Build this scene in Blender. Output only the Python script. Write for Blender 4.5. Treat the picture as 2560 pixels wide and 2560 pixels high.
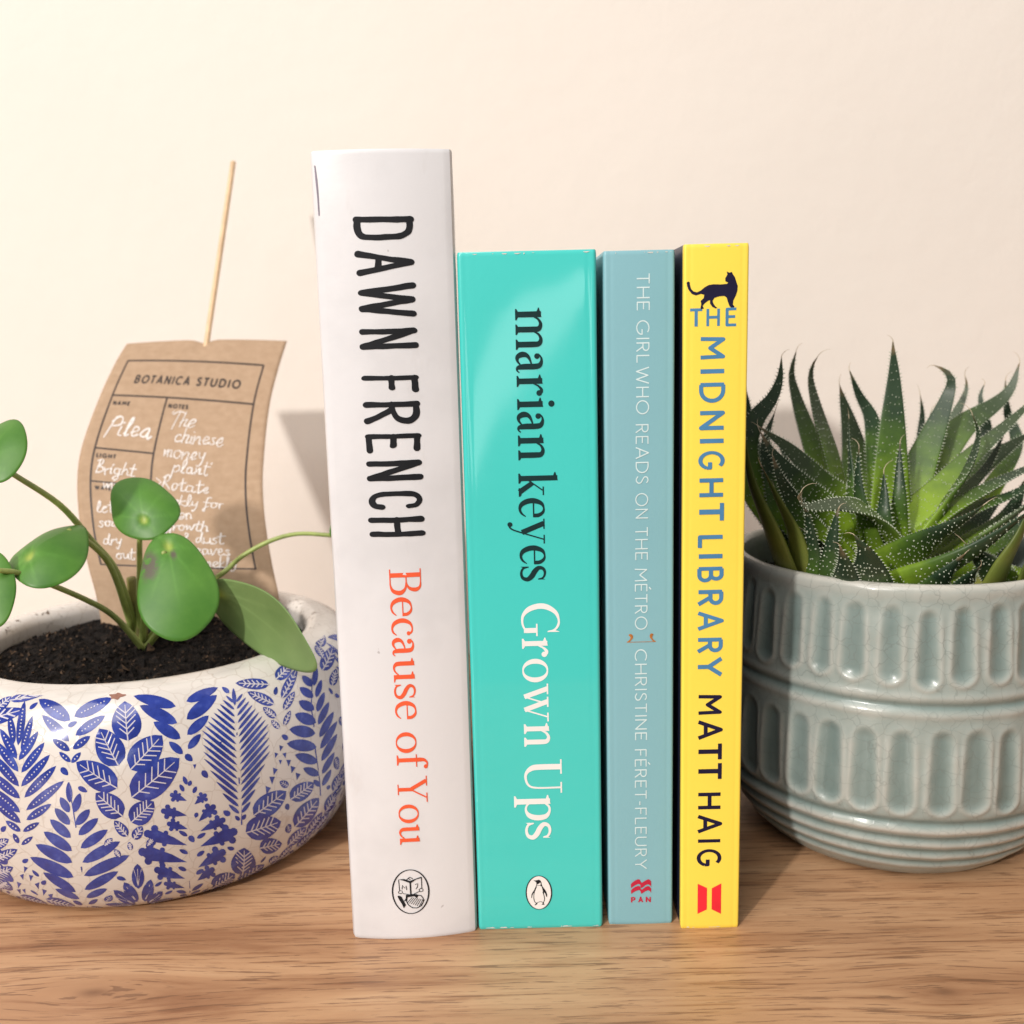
import bpy, bmesh, math, random
from mathutils import Vector, Matrix, noise
from mathutils.geometry import delaunay_2d_cdt

random.seed(7)
for o in list(bpy.data.objects):
    bpy.data.objects.remove(o, do_unlink=True)
scn = bpy.context.scene
col = scn.collection
MM = 0.001
PI = math.pi

# ------------------------------------------------------------------ camera
cam_d = bpy.data.cameras.new("camera")
cam_d.sensor_fit = 'HORIZONTAL'
cam_d.sensor_width = 36.0
cam_d.lens = 36.0
cam_d.clip_start = 0.01
cam_d.clip_end = 20.0
cam_d.dof.use_dof = True
cam_d.dof.focus_distance = 0.285
cam_d.dof.aperture_fstop = 17.0
cam = bpy.data.objects.new("camera", cam_d)
col.objects.link(cam)
pitch, roll = math.radians(10.0), math.radians(1.4)
fw = Vector((0, math.cos(pitch), -math.sin(pitch)))
r0 = Vector((1, 0, 0)); u0 = r0.cross(fw)
cr = math.cos(roll) * r0 - math.sin(roll) * u0
cu = math.sin(roll) * r0 + math.cos(roll) * u0
mw = Matrix((cr, cu, -fw)).transposed().to_4x4()
mw.translation = Vector((0, 0, 0.176))
cam.matrix_world = mw
scn.camera = cam

# ------------------------------------------------------------------ world and lamps (indoor light)
world = bpy.data.worlds.new("World")
scn.world = world
world.use_nodes = True
bg = world.node_tree.nodes["Background"]
bg.inputs[0].default_value = (1.0, 0.93, 0.86, 1)
bg.inputs[1].default_value = 0.20

def lamp(name, loc, target, size, power, colour, shape='DISK'):
    d = bpy.data.lights.new(name, 'AREA')
    d.shape = shape; d.size = size; d.energy = power; d.color = colour
    o = bpy.data.objects.new(name, d); col.objects.link(o)
    o.location = loc
    o.rotation_euler = (Vector(target) - Vector(loc)).to_track_quat('-Z', 'Y').to_euler()
    return o
AIM = (0.0, 0.36, 0.12)
lamp("key_lamp", (-1.30, -1.64, 1.12), AIM, 0.11, 47.5, (1.0, 0.935, 0.87))
lamp("ceiling_bounce", (-0.85, -0.95, 1.95), AIM, 1.9, 46.0, (1.0, 0.95, 0.90))
# a narrow slanting strip of window light behind the camera: the pale streak mirrored in the turquoise spine
d_ = bpy.data.lights.new("window_glow", 'AREA')
d_.shape = 'RECTANGLE'; d_.size = 0.60; d_.size_y = 0.10; d_.energy = 0.62; d_.color = (0.95, 1.0, 1.0)
o_ = bpy.data.objects.new("window_glow", d_); col.objects.link(o_)
ax_ = Vector((0.258, 0, 0.44)).normalized(); nz_ = Vector((0, -1, 0))       # lamp shines along +Y
o_.matrix_world = Matrix.Translation((0.020, -1.6, 0.120)) @ Matrix((ax_, nz_.cross(ax_), nz_)).transposed().to_4x4()

# ------------------------------------------------------------------ colour management
vs = scn.view_settings
vs.view_transform = 'Standard'; vs.look = 'None'; vs.gamma = 1.0; vs.exposure = 0.04
vs.use_curve_mapping = False
scn.render.engine = 'CYCLES'

# ------------------------------------------------------------------ helpers
def link(o, parent=None):
    col.objects.link(o)
    if parent is not None:
        o.parent = parent
    return o

def mesh_obj(name, verts, faces, mats, parent=None, smooth=True, idx=None, attr=None):
    me = bpy.data.meshes.new(name)
    me.from_pydata([tuple(v) for v in verts], [], faces)
    me.update()
    if not isinstance(mats, (list, tuple)):
        mats = [mats]
    for m in mats:
        me.materials.append(m)
    if idx is not None:
        me.polygons.foreach_set("material_index", idx)
    me.polygons.foreach_set("use_smooth", [smooth] * len(me.polygons))
    if attr:
        for k, vals in attr.items():
            a = me.attributes.new(k, 'FLOAT', 'POINT')
            a.data.foreach_set("value", vals)
    o = bpy.data.objects.new(name, me)
    return link(o, parent)

def empty(name, loc=(0, 0, 0)):
    o = bpy.data.objects.new(name, None)
    o.location = loc
    o.empty_display_size = 0.01
    return link(o)

def tag(o, label=None, cat=None, group=None, kind=None):
    if label: o["label"] = label
    if cat: o["category"] = cat
    if group: o["group"] = group
    if kind: o["kind"] = kind
    return o

def catmull(pts, n=6, closed=False):
    P = [Vector(p) for p in pts]
    out = []
    m = len(P)
    rng = range(m if closed else m - 1)
    for i in rng:
        if closed:
            p0, p1, p2, p3 = P[(i-1) % m], P[i], P[(i+1) % m], P[(i+2) % m]
        else:
            p1, p2 = P[i], P[i+1]
            p0 = P[i-1] if i > 0 else p1 * 2 - p2
            p3 = P[i+2] if i + 2 < m else p2 * 2 - p1
        for k in range(n):
            t = k / n
            out.append(0.5 * ((2*p1) + (p2-p0)*t + (2*p0-5*p1+4*p2-p3)*t*t + (3*p1-p0-3*p2+p3)*t**3))
    if not closed:
        out.append(P[-1].copy())
    return out

# ---- node material helper
class NT:
    def __init__(self, name):
        self.m = bpy.data.materials.new(name)
        self.m.use_nodes = True
        self.t = self.m.node_tree
        self.b = self.t.nodes["Principled BSDF"]
        self.out = self.t.nodes["Material Output"]
    def n(self, typ, **kw):
        nd = self.t.nodes.new(typ)
        for k, v in kw.items():
            if k.startswith('i_'):
                key = k[2:]
                key = int(key) if key.isdigit() else key.replace('_', ' ')
                nd.inputs[key].default_value = v
            else:
                setattr(nd, k, v)
        return nd
    def l(self, a, b):
        self.t.links.new(a, b)
    def coord(self, scale=(1, 1, 1), kind='Object', rot=(0, 0, 0)):
        tc = self.n('ShaderNodeTexCoord'); mp = self.n('ShaderNodeMapping')
        mp.inputs['Scale'].default_value = scale
        mp.inputs['Rotation'].default_value = rot
        self.l(tc.outputs[kind], mp.inputs[0])
        return mp.outputs[0]
    def noise(self, vec, scale, detail=4, rough=0.55, dist=0.0):
        nd = self.n('ShaderNodeTexNoise')
        nd.inputs['Scale'].default_value = scale
        nd.inputs['Detail'].default_value = detail
        nd.inputs['Roughness'].default_value = rough
        nd.inputs['Distortion'].default_value = dist
        if vec is not None: self.l(vec, nd.inputs['Vector'])
        return nd.outputs[0]
    def ramp(self, fac, stops):
        r = self.n('ShaderNodeValToRGB')
        el = r.color_ramp.elements
        while len(el) < len(stops): el.new(0.5)
        for e, (p, c) in zip(el, stops):
            e.position = p
            e.color = c if len(c) == 4 else (*c, 1)
        self.l(fac, r.inputs[0])
        return r.outputs[0]
    def mix(self, fac, a, b, mode='MIX'):
        m = self.n('ShaderNodeMix', data_type='RGBA', blend_type=mode)
        for s, v in ((m.inputs[0], fac), (m.inputs[6], a), (m.inputs[7], b)):
            if hasattr(v, 'links'): self.l(v, s)
            elif isinstance(v, (int, float)): s.default_value = v
            else: s.default_value = v if len(v) == 4 else (*v, 1)
        return m.outputs[2]
    def math(self, op, a, b=0.0):
        m = self.n('ShaderNodeMath', operation=op)
        for s, v in ((m.inputs[0], a), (m.inputs[1], b)):
            if hasattr(v, 'links'): self.l(v, s)
            else: s.default_value = v
        return m.outputs[0]
    def attr(self, name):
        return self.n('ShaderNodeAttribute', attribute_name=name).outputs['Fac']
    def bump(self, h, strength=0.2, dist=0.001, chain=None):
        b = self.n('ShaderNodeBump')
        b.inputs['Strength'].default_value = strength
        b.inputs['Distance'].default_value = dist
        self.l(h, b.inputs['Height'])
        if chain is not None: self.l(chain, b.inputs['Normal'])
        return b.outputs[0]
    def set(self, base=None, rough=None, normal=None, spec=None, coat=None, coat_rough=None, sss=None):
        b = self.b
        for key, v in (('Base Color', base), ('Roughness', rough), ('Normal', normal), ('Specular IOR Level', spec),
                       ('Coat Weight', coat), ('Coat Roughness', coat_rough), ('Subsurface Weight', sss)):
            if v is None: continue
            if hasattr(v, 'links'): self.l(v, b.inputs[key])
            elif isinstance(v, (tuple, list)): b.inputs[key].default_value = v if len(v) == 4 else (*v, 1)
            else: b.inputs[key].default_value = v
        return self.m

def plain(name, colour, rough=0.5, var=0.08, scale=120.0, spec=0.5, bump=0.0):
    t = NT(name)
    v = t.coord()
    nz = t.noise(v, scale, 4)
    a = tuple(c * (1 - var) for c in colour); b = tuple(min(1, c * (1 + var)) for c in colour)
    t.set(base=t.ramp(nz, [(0.3, a), (0.7, b)]), rough=rough, spec=spec)
    if bump:
        t.set(normal=t.bump(t.noise(v, scale * 12, 3), bump, 0.0003))
    return t.m

# ------------------------------------------------------------------ materials
def mat_wall():
    t = NT("cream_wall_paint")
    v = t.coord()
    big = t.noise(v, 5.0, 3)
    base = t.ramp(big, [(0.3, (0.77, 0.718, 0.665)), (0.7, (0.795, 0.745, 0.692))])
    sm_ = t.ramp(t.noise(v, 26.0, 5, 0.7), [(0.66, (0, 0, 0)), (0.74, (1, 1, 1))])
    base = t.mix(t.math('MULTIPLY', sm_, 0.05), base, (0.45, 0.40, 0.36))
    h = t.noise(v, 75.0, 4, 0.5); h2 = t.noise(v, 420.0, 2)
    nb = t.bump(h2, 0.14, 0.0007, t.bump(h, 0.15, 0.0022))
    return t.set(base=base, rough=0.75, normal=nb, spec=0.25)

def mat_wood():
    t = NT("oak_laminate")
    tc = t.n('ShaderNodeTexCoord')
    sep = t.n('ShaderNodeSeparateXYZ'); t.l(tc.outputs['Object'], sep.inputs[0])
    X, Y = sep.outputs[0], sep.outputs[1]
    # the grain runs along X and swells round a few knots
    yy = Y
    knots = [(-0.118, 0.2545, 0.030, 0.010), (0.112, 0.246, 0.022, 0.006), (0.31, 0.33, 0.03, 0.01), (-0.33, 0.36, 0.03, 0.01)]
    kmask = None
    for kx, ky, sx, amp in knots:
        dx = t.math('DIVIDE', t.math('SUBTRACT', X, kx), sx)
        dy = t.math('DIVIDE', t.math('SUBTRACT', Y, ky), 0.011)
        d2 = t.math('ADD', t.math('MULTIPLY', dx, dx), t.math('MULTIPLY', dy, dy))
        g = t.math('EXPONENT', t.math('MULTIPLY', d2, -1.0))
        yy = t.math('SUBTRACT', yy, t.math('MULTIPLY', t.math('MULTIPLY', g, dy), amp))
        dx2 = t.math('MULTIPLY', dx, 7.0); dy2 = t.math('MULTIPLY', dy, 6.0)
        g2 = t.math('EXPONENT', t.math('MULTIPLY', t.math('ADD', t.math('MULTIPLY', dx2, dx2), t.math('MULTIPLY', dy2, dy2)), -1.0))
        kmask = g2 if kmask is None else t.math('ADD', kmask, g2)
    def vec(sx, sy):
        c = t.n('ShaderNodeCombineXYZ')
        t.l(t.math('MULTIPLY', X, sx), c.inputs[0]); t.l(t.math('MULTIPLY', yy, sy), c.inputs[1])
        return c.outputs[0]
    bands = t.noise(vec(7.0, 70.0), 1.0, 5, 0.6, 0.6)
    mid = t.noise(vec(24.0, 460.0), 1.0, 4, 0.6, 0.3)
    pores = t.noise(vec(60.0, 1150.0), 1.0, 3, 0.6)
    broad = t.noise(vec(4.0, 16.0), 1.0, 2)
    base = t.ramp(bands, [(0.32, (0.31, 0.152, 0.075)), (0.43, (0.44, 0.243, 0.127)), (0.56, (0.525, 0.308, 0.168)), (0.70, (0.60, 0.375, 0.215))])
    midc = t.ramp(mid, [(0.34, (0.66, 0.58, 0.52)), (0.43, (0.92, 0.89, 0.87)), (0.50, (1.0, 1.0, 1.0)), (0.7, (1.06, 1.06, 1.06))])
    base = t.mix(1.0, base, midc, 'MULTIPLY')
    porem = t.ramp(t.math('MULTIPLY', pores, t.math('ADD', t.math('MULTIPLY', mid, 0.6), 0.72)), [(0.405, (1, 1, 1)), (0.435, (0, 0, 0))])
    base = t.mix(t.math('MULTIPLY', porem, 0.66), base, (0.15, 0.075, 0.04))
    base = t.mix(t.math('MULTIPLY', t.ramp(broad, [(0.35, (0, 0, 0)), (0.7, (1, 1, 1))]), 0.30), base, (0.37, 0.195, 0.11))
    base = t.mix(t.math('MULTIPLY', kmask, 0.7), base, (0.17, 0.08, 0.04))
    nb = t.bump(pores, 0.08, 0.0005)
    rg = t.ramp(mid, [(0.3, (0.36, 0.36, 0.36)), (0.7, (0.46, 0.46, 0.46))])
    return t.set(base=base, rough=rg, normal=nb, spec=0.45)

def mat_cover(name, colour, rough=0.4, dirt=0.0, spec=0.45):
    t = NT(name)
    v = t.coord()
    n1 = t.noise(v, 22.0, 4, 0.6); n2 = t.noise(v, 900.0, 2)
    lo = tuple(c * (0.975 - dirt * 0.35) for c in colour)
    base = t.ramp(n1, [(0.28, lo), (0.52, colour)])
    if dirt:
        st = t.coord((1.0, 1.0, 0.35))
        sm = t.ramp(t.noise(st, 70.0, 5, 0.65), [(0.60, (0, 0, 0)), (0.74, (1, 1, 1))])
        base = t.mix(t.math('MULTIPLY', sm, 0.34), base, (0.50, 0.47, 0.46))
        sp = t.ramp(t.noise(v, 260.0, 2), [(0.77, (0, 0, 0)), (0.80, (1, 1, 1))])
        base = t.mix(t.math('MULTIPLY', sp, 0.5), base, (0.25, 0.22, 0.22))
    return t.set(base=base, rough=rough, normal=t.bump(n2, 0.12, 0.0002, t.bump(n1, 0.16, 0.0012)), spec=spec)

def glossy(m, w, r):
    b = m.node_tree.nodes["Principled BSDF"]
    b.inputs['Coat Weight'].default_value = w; b.inputs['Coat Roughness'].default_value = r
    return m

def mat_pages():
    t = NT("cream_page_edges")
    v = t.coord((2600.0, 3.0, 3.0))
    nz = t.noise(v, 1.0, 3)
    return t.set(base=t.ramp(nz, [(0.3, (0.52, 0.45, 0.34)), (0.7, (0.80, 0.74, 0.62))]), rough=0.8, normal=t.bump(nz, 0.3, 0.0003))

def crackle(t, v, scale):
    nz = t.n('ShaderNodeTexNoise'); nz.inputs['Scale'].default_value = scale * 1.5
    t.l(v, nz.inputs['Vector'])
    wv = t.n('ShaderNodeVectorMath', operation='SCALE'); wv.inputs['Scale'].default_value = 0.5 / scale
    t.l(nz.outputs[1], wv.inputs[0])
    ad = t.n('ShaderNodeVectorMath', operation='ADD'); t.l(v, ad.inputs[0]); t.l(wv.outputs[0], ad.inputs[1])
    vo = t.n('ShaderNodeTexVoronoi', feature='DISTANCE_TO_EDGE'); vo.inputs['Scale'].default_value = scale
    t.l(ad.outputs[0], vo.inputs['Vector'])
    return t.ramp(vo.outputs['Distance'], [(0.0, (1, 1, 1)), (0.035, (0, 0, 0))])

def mat_bowl():
    t = NT("cream_crackle_glaze")
    v = t.coord()
    ck = crackle(t, v, 150.0)
    n1 = t.noise(v, 45.0, 3)
    base = t.ramp(n1, [(0.3, (0.61, 0.575, 0.54)), (0.7, (0.68, 0.65, 0.62))])
    pat = t.noise(v, 60.0, 2)
    base = t.mix(t.math('MULTIPLY', ck, t.math('MULTIPLY', pat, 0.62)), base, (0.30, 0.22, 0.16))
    stain = t.math('MULTIPLY', t.ramp(t.noise(v, 330.0, 3), [(0.60, (0, 0, 0)), (0.68, (1, 1, 1))]), t.attr("soil_stain"))
    base = t.mix(stain, base, (0.10, 0.07, 0.05))
    return t.set(base=base, rough=0.16, normal=t.bump(ck, 0.15, 0.0002, t.bump(t.noise(v, 70.0, 2), 0.10, 0.002)), spec=0.5, coat=0.4, coat_rough=0.06)

def mat_ink_blue():
    t = NT("cobalt_blue_glaze")
    v = t.coord()
    n1 = t.noise(v, 260.0, 4, 0.6)
    base = t.ramp(n1, [(0.3, (0.013, 0.028, 0.20)), (0.55, (0.024, 0.048, 0.30)), (0.8, (0.075, 0.115, 0.40))])
    return t.set(base=base, rough=0.16, spec=0.5, coat=0.4, coat_rough=0.06)

def mat_celadon():
    t = NT("celadon_crackle_glaze")
    v = t.coord()
    ck = crackle(t, v, 210.0)
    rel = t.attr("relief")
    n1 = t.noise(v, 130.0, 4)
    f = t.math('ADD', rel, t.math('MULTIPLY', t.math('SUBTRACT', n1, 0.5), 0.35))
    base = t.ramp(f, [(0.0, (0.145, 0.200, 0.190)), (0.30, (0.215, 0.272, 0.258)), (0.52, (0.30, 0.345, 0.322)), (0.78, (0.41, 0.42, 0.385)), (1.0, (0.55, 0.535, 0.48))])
    pat = t.noise(v, 50.0, 2)
    base = t.mix(t.math('MULTIPLY', ck, t.math('MULTIPLY', pat, 0.65)), base, (0.13, 0.15, 0.14))
    return t.set(base=base, rough=0.3, normal=t.bump(ck, 0.12, 0.0002, t.bump(t.noise(v, 95.0, 2), 0.14, 0.002)), spec=0.45, coat=0.12, coat_rough=0.1)

def mat_soil():
    t = NT("dark_potting_soil")
    v = t.coord()
    n1 = t.noise(v, 420.0, 5, 0.7)
    return t.set(base=t.ramp(n1, [(0.36, (0.003, 0.0028, 0.0028)), (0.55, (0.013, 0.010, 0.009)), (0.68, (0.045, 0.029, 0.019)), (0.85, (0.12, 0.075, 0.045))]), rough=0.95,
                 normal=t.bump(n1, 0.8, 0.002), spec=0.2)

def mat_kraft():
    t = NT("kraft_card")
    v = t.coord()
    fib = t.noise(t.coord((60, 60, 700)), 1.0, 4); n1 = t.noise(v, 300.0, 3)
    base = t.mix(0.65, t.ramp(fib, [(0.3, (0.37, 0.255, 0.168)), (0.7, (0.43, 0.305, 0.208))]), t.ramp(n1, [(0.3, (0.36, 0.25, 0.165)), (0.7, (0.445, 0.318, 0.22))]))
    return t.set(base=base, rough=0.85, spec=0.15, normal=t.bump(n1, 0.12, 0.0004))

def mat_pilea(name, dark, light, trans, rough):
    t = NT(name)
    v = t.coord()
    n1 = t.noise(v, 70.0, 4)
    base = t.ramp(n1, [(0.3, dark), (0.7, light)])
    base = t.mix(t.math('MULTIPLY', t.attr("vein"), 0.22), base, tuple(min(1, c * 1.9 + 0.03) for c in light))
    base = t.mix(t.attr("spot"), base, (0.42, 0.52, 0.10))
    bl = t.math('MULTIPLY', t.attr("blemish"), t.ramp(t.noise(v, 330.0, 4), [(0.42, (0, 0, 0)), (0.50, (1, 1, 1))]))
    base = t.mix(bl, base, (0.13, 0.12, 0.085))
    t.set(base=base, rough=rough, spec=0.5, normal=t.bump(n1, 0.1, 0.001))
    tr = t.n('ShaderNodeBsdfTranslucent'); t.l(base, tr.inputs[0])
    ms = t.n('ShaderNodeMixShader'); ms.inputs[0].default_value = trans
    t.l(t.b.outputs[0], ms.inputs[1]); t.l(tr.outputs[0], ms.inputs[2]); t.l(ms.outputs[0], t.out.inputs[0])
    return t.m

def mat_aloe(name, tip, mid, base_c, rough=0.42):
    t = NT(name)
    v = t.coord()
    al = t.attr("along")
    n1 = t.noise(v, 160.0, 4)
    f = t.math('ADD', al, t.math('MULTIPLY', t.math('SUBTRACT', n1, 0.5), 0.28))
    base = t.ramp(f, [(0.34, base_c), (0.55, mid), (0.74, tip), (0.93, tuple(c * 0.9 for c in tip)), (1.0, (0.20, 0.15, 0.08))])
    t.set(base=base, rough=rough, spec=0.45, normal=t.bump(n1, 0.2, 0.0008), sss=0.0)
    tr = t.n('ShaderNodeBsdfTranslucent'); t.l(base, tr.inputs[0])
    ms = t.n('ShaderNodeMixShader'); ms.inputs[0].default_value = 0.22
    t.l(t.b.outputs[0], ms.inputs[1]); t.l(tr.outputs[0], ms.inputs[2]); t.l(ms.outputs[0], t.out.inputs[0])
    return t.m

M = dict(
    wall=mat_wall(), wood=mat_wood(), pages=mat_pages(), bowl=mat_bowl(), ink_blue=mat_ink_blue(), celadon=mat_celadon(),
    soil=mat_soil(), kraft=mat_kraft(),
    white=mat_cover("white_dust_jacket", (0.69, 0.69, 0.715), 0.36, 0.35),
    teal=glossy(mat_cover("turquoise_cover", (0.050, 0.575, 0.535), 0.38), 0.9, 0.07),
    blue=mat_cover("dusty_blue_cover", (0.215, 0.440, 0.505), 0.42),
    yellow=mat_cover("yellow_cover", (0.90, 0.68, 0.085), 0.42),
    navy=mat_cover("navy_cover", (0.012, 0.016, 0.045), 0.4),
    ink=plain("black_ink", (0.010, 0.011, 0.014), 0.6, 0.2, spec=0.2),
    ink_green=plain("deep_green_ink", (0.005, 0.028, 0.030), 0.6, 0.15, spec=0.2),
    ink_orange=plain("orange_ink", (0.80, 0.105, 0.035), 0.45),
    ink_white=plain("white_ink", (0.80, 0.78, 0.77), 0.45, 0.03),
    ink_pale=plain("pale_blue_ink", (0.60, 0.74, 0.76), 0.45, 0.04),
    ink_mid=plain("mid_blue_ink", (0.060, 0.205, 0.395), 0.45),
    ink_navy=plain("navy_ink", (0.010, 0.008, 0.034), 0.6, 0.15, spec=0.2),
    ink_red=plain("red_ink", (0.78, 0.018, 0.035), 0.45),
    ink_crimson=plain("crimson_ink", (0.46, 0.012, 0.045), 0.45),
    ink_copper=plain("copper_ink", (0.44, 0.165, 0.035), 0.4, 0.25, 900.0),
    ink_brown=plain("dark_brown_print", (0.035, 0.024, 0.022), 0.6, 0.2),
    pen_white=plain("white_paint_pen", (0.70, 0.66, 0.64), 0.6, 0.10, 700.0),
    bark=plain("brown_bark_bits", (0.085, 0.05, 0.028), 0.9, 0.4, 400.0),
    fleck=plain("bare_paper_fleck", (0.62, 0.60, 0.56), 0.8, 0.1),
    scuff=plain("grey_scuff", (0.22, 0.19, 0.24), 0.7, 0.3, 500.0),
    cream_line=plain("cream_vein_glaze", (0.55, 0.53, 0.60), 0.16, 0.08),
    chip=plain("bare_clay_chip", (0.27, 0.13, 0.095), 0.8, 0.2, 600.0),
    bamboo=plain("pale_bamboo", (0.70, 0.50, 0.31), 0.55, 0.12, 200.0),
    leaf_top=mat_pilea("glossy_green_leaf", (0.060, 0.205, 0.025), (0.120, 0.305, 0.045), 0.28, 0.42),
    leaf_under=mat_pilea("pale_leaf_underside", (0.145, 0.235, 0.075), (0.19, 0.285, 0.10), 0.18, 0.5),
    petiole=plain("green_leaf_stalk", (0.28, 0.35, 0.095), 0.4, 0.25, 160.0),
    stalk_base=plain("olive_stem", (0.145, 0.135, 0.03), 0.6, 0.3, 200.0),
    aloe=mat_aloe("dark_aloe_leaf", (0.030, 0.062, 0.030), (0.085, 0.165, 0.026), (0.25, 0.40, 0.030)),
    aloe_grey=mat_aloe("grey_green_aloe_leaf", (0.065, 0.098, 0.050), (0.12, 0.205, 0.044), (0.27, 0.42, 0.036)),
    aloe_pale=mat_aloe("olive_aloe_leaf", (0.11, 0.15, 0.030), (0.19, 0.235, 0.045), (0.30, 0.31, 0.07)),
    tubercle=plain("white_tubercle", (0.44, 0.48, 0.38), 0.5, 0.1),
    hair=plain("dry_leaf_hair", (0.50, 0.42, 0.30), 0.6, 0.2),
)

# ------------------------------------------------------------------ the setting
def grid_sheet(name, f, nu, nv, mat, kind='structure'):
    vs_ = [f(i / nu, j / nv) for j in range(nv + 1) for i in range(nu + 1)]
    fs_ = [(j*(nu+1)+i, j*(nu+1)+i+1, (j+1)*(nu+1)+i+1, (j+1)*(nu+1)+i) for j in range(nv) for i in range(nu)]
    o = mesh_obj(name, vs_, fs_, mat)
    o["kind"] = kind
    return o

WALL_Y = 0.55
# wall: a very slightly uneven painted plaster sheet
def wall_f(u, v):
    x = -1.3 + 2.6 * u; z = -0.25 + 1.7 * v
    return (x, WALL_Y + 0.0012 * noise.noise((x * 6, z * 6, 3.1)), z)
wall = grid_sheet("wall", lambda u, v: wall_f(u, v), 80, 60, M['wall'])

# shelf board with softly rounded front edge
def shelf():
    prof = [(WALL_Y - 0.003, -0.028), (0.062, -0.028)]
    r = 0.003
    prof += [(0.06 + r - r * math.cos(a), -0.028 + r - r * math.sin(a)) for a in (0.9, 0.45, 0.0)]
    prof += [(0.06 + r - r * math.cos(a), -r + r * math.sin(a)) for a in (0.0, 0.45, 0.9, 1.3)]
    prof += [(0.06 + r, 0.0), (WALL_Y - 0.003, 0.0)]
    X0, X1 = -1.2, 1.2
    n = len(prof)
    v = [(X0, y, z) for y, z in prof] + [(X1, y, z) for y, z in prof]
    f = [(i, i + n, (i + 1) % n + n, (i + 1) % n) for i in range(n)] + [tuple(range(n)), tuple(range(2*n - 1, n - 1, -1))]
    o = mesh_obj("shelf", v, f, M['wood'], smooth=False)
    o["kind"] = "structure"
shelf()

# ------------------------------------------------------------------ flat lettering engine (2-D strokes merged into one flat sheet)
def union2d(polys, extra=()):
    vs_, fs_ = [], []
    tris = []
    for p in polys:
        if len(p) == 4: tris += [[p[0], p[1], p[2]], [p[0], p[2], p[3]]]     # stroke pieces may be bent
        else: tris.append(p)
    for p in tris:
        if len(p) < 3: continue
        ar = sum(p[i-1][0]*p[i][1] - p[i][0]*p[i-1][1] for i in range(len(p)))
        if abs(ar) < 1e-7: continue
        if ar < 0: p = p[::-1]
        k = len(vs_)
        vs_.extend(Vector((q[0], q[1])) for q in p)
        fs_.append(list(range(k, k + len(p))))
    vs_.extend(Vector(e) for e in extra)
    if not fs_: return [], []
    ov, oe, of, a, b, c = delaunay_2d_cdt(vs_, [], fs_, 1, 1e-4)
    def inside(p, x, y):
        r = False
        for i in range(len(p)):
            (xa, ya), (xb, yb) = p[i-1], p[i]
            if (ya > y) != (yb > y) and x < (xb-xa)*(y-ya)/(yb-ya) + xa: r = not r
        return r
    keep = []
    for f, src in zip(of, c):
        x = sum(ov[i].x for i in f) / len(f); y = sum(ov[i].y for i in f) / len(f)
        if any(inside([vs_[i] for i in fs_[k]], x, y) for k in src): keep.append(f)
    return ov, keep

def circle(cx, cy, r, n=12, ry=None):
    ry = r if ry is None else ry
    return [(cx + r * math.cos(2*PI*k/n), cy + ry * math.sin(2*PI*k/n)) for k in range(n)]

def ln(pts, w, cap=False):
    """straight strokes with round joints"""
    out = []
    for (x0, y0), (x1, y1) in zip(pts, pts[1:]):
        d = math.hypot(x1 - x0, y1 - y0) or 1e-9
        nx, ny = -(y1 - y0) / d * w / 2, (x1 - x0) / d * w / 2
        out.append([(x0 + nx, y0 + ny), (x0 - nx, y0 - ny), (x1 - nx, y1 - ny), (x1 + nx, y1 + ny)])
    for k, p in enumerate(pts):
        if cap or 0 < k < len(pts) - 1:
            out.append(circle(p[0], p[1], w / 2 * 0.995))
    return out

def cv(pts, w, n=7, cap=False, smooth=True):
    """curved stroke, width may vary per point"""
    ws = [w] * len(pts) if isinstance(w, (int, float)) else list(w)
    if smooth:
        P3 = catmull([(p[0], p[1], q) for p, q in zip(pts, ws)], n)
    else:
        P3 = [Vector((p[0], p[1], q)) for p, q in zip(pts, ws)]
    L, R = [], []
    m = len(P3)
    for i in range(m):
        a, b = P3[max(0, i-1)], P3[min(m-1, i+1)]
        dx, dy = b.x - a.x, b.y - a.y
        d = math.hypot(dx, dy) or 1e-9
        hw = max(P3[i].z, 0.004) / 2
        L.append((P3[i].x - dy/d*hw, P3[i].y + dx/d*hw)); R.append((P3[i].x + dy/d*hw, P3[i].y - dx/d*hw))
    out = [[L[i], R[i], R[i+1], L[i+1]] for i in range(m - 1)]
    if cap:
        for q in (P3[0], P3[-1]): out.append(circle(q.x, q.y, max(q.z, 0.004) / 2 * 0.99))
    return out

def arc(cx, cy, rx, ry, a0, a1, n=16):
    return [(cx + rx * math.cos(math.radians(a0 + (a1-a0)*k/n)), cy + ry * math.sin(math.radians(a0 + (a1-a0)*k/n))) for k in range(n + 1)]

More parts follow.
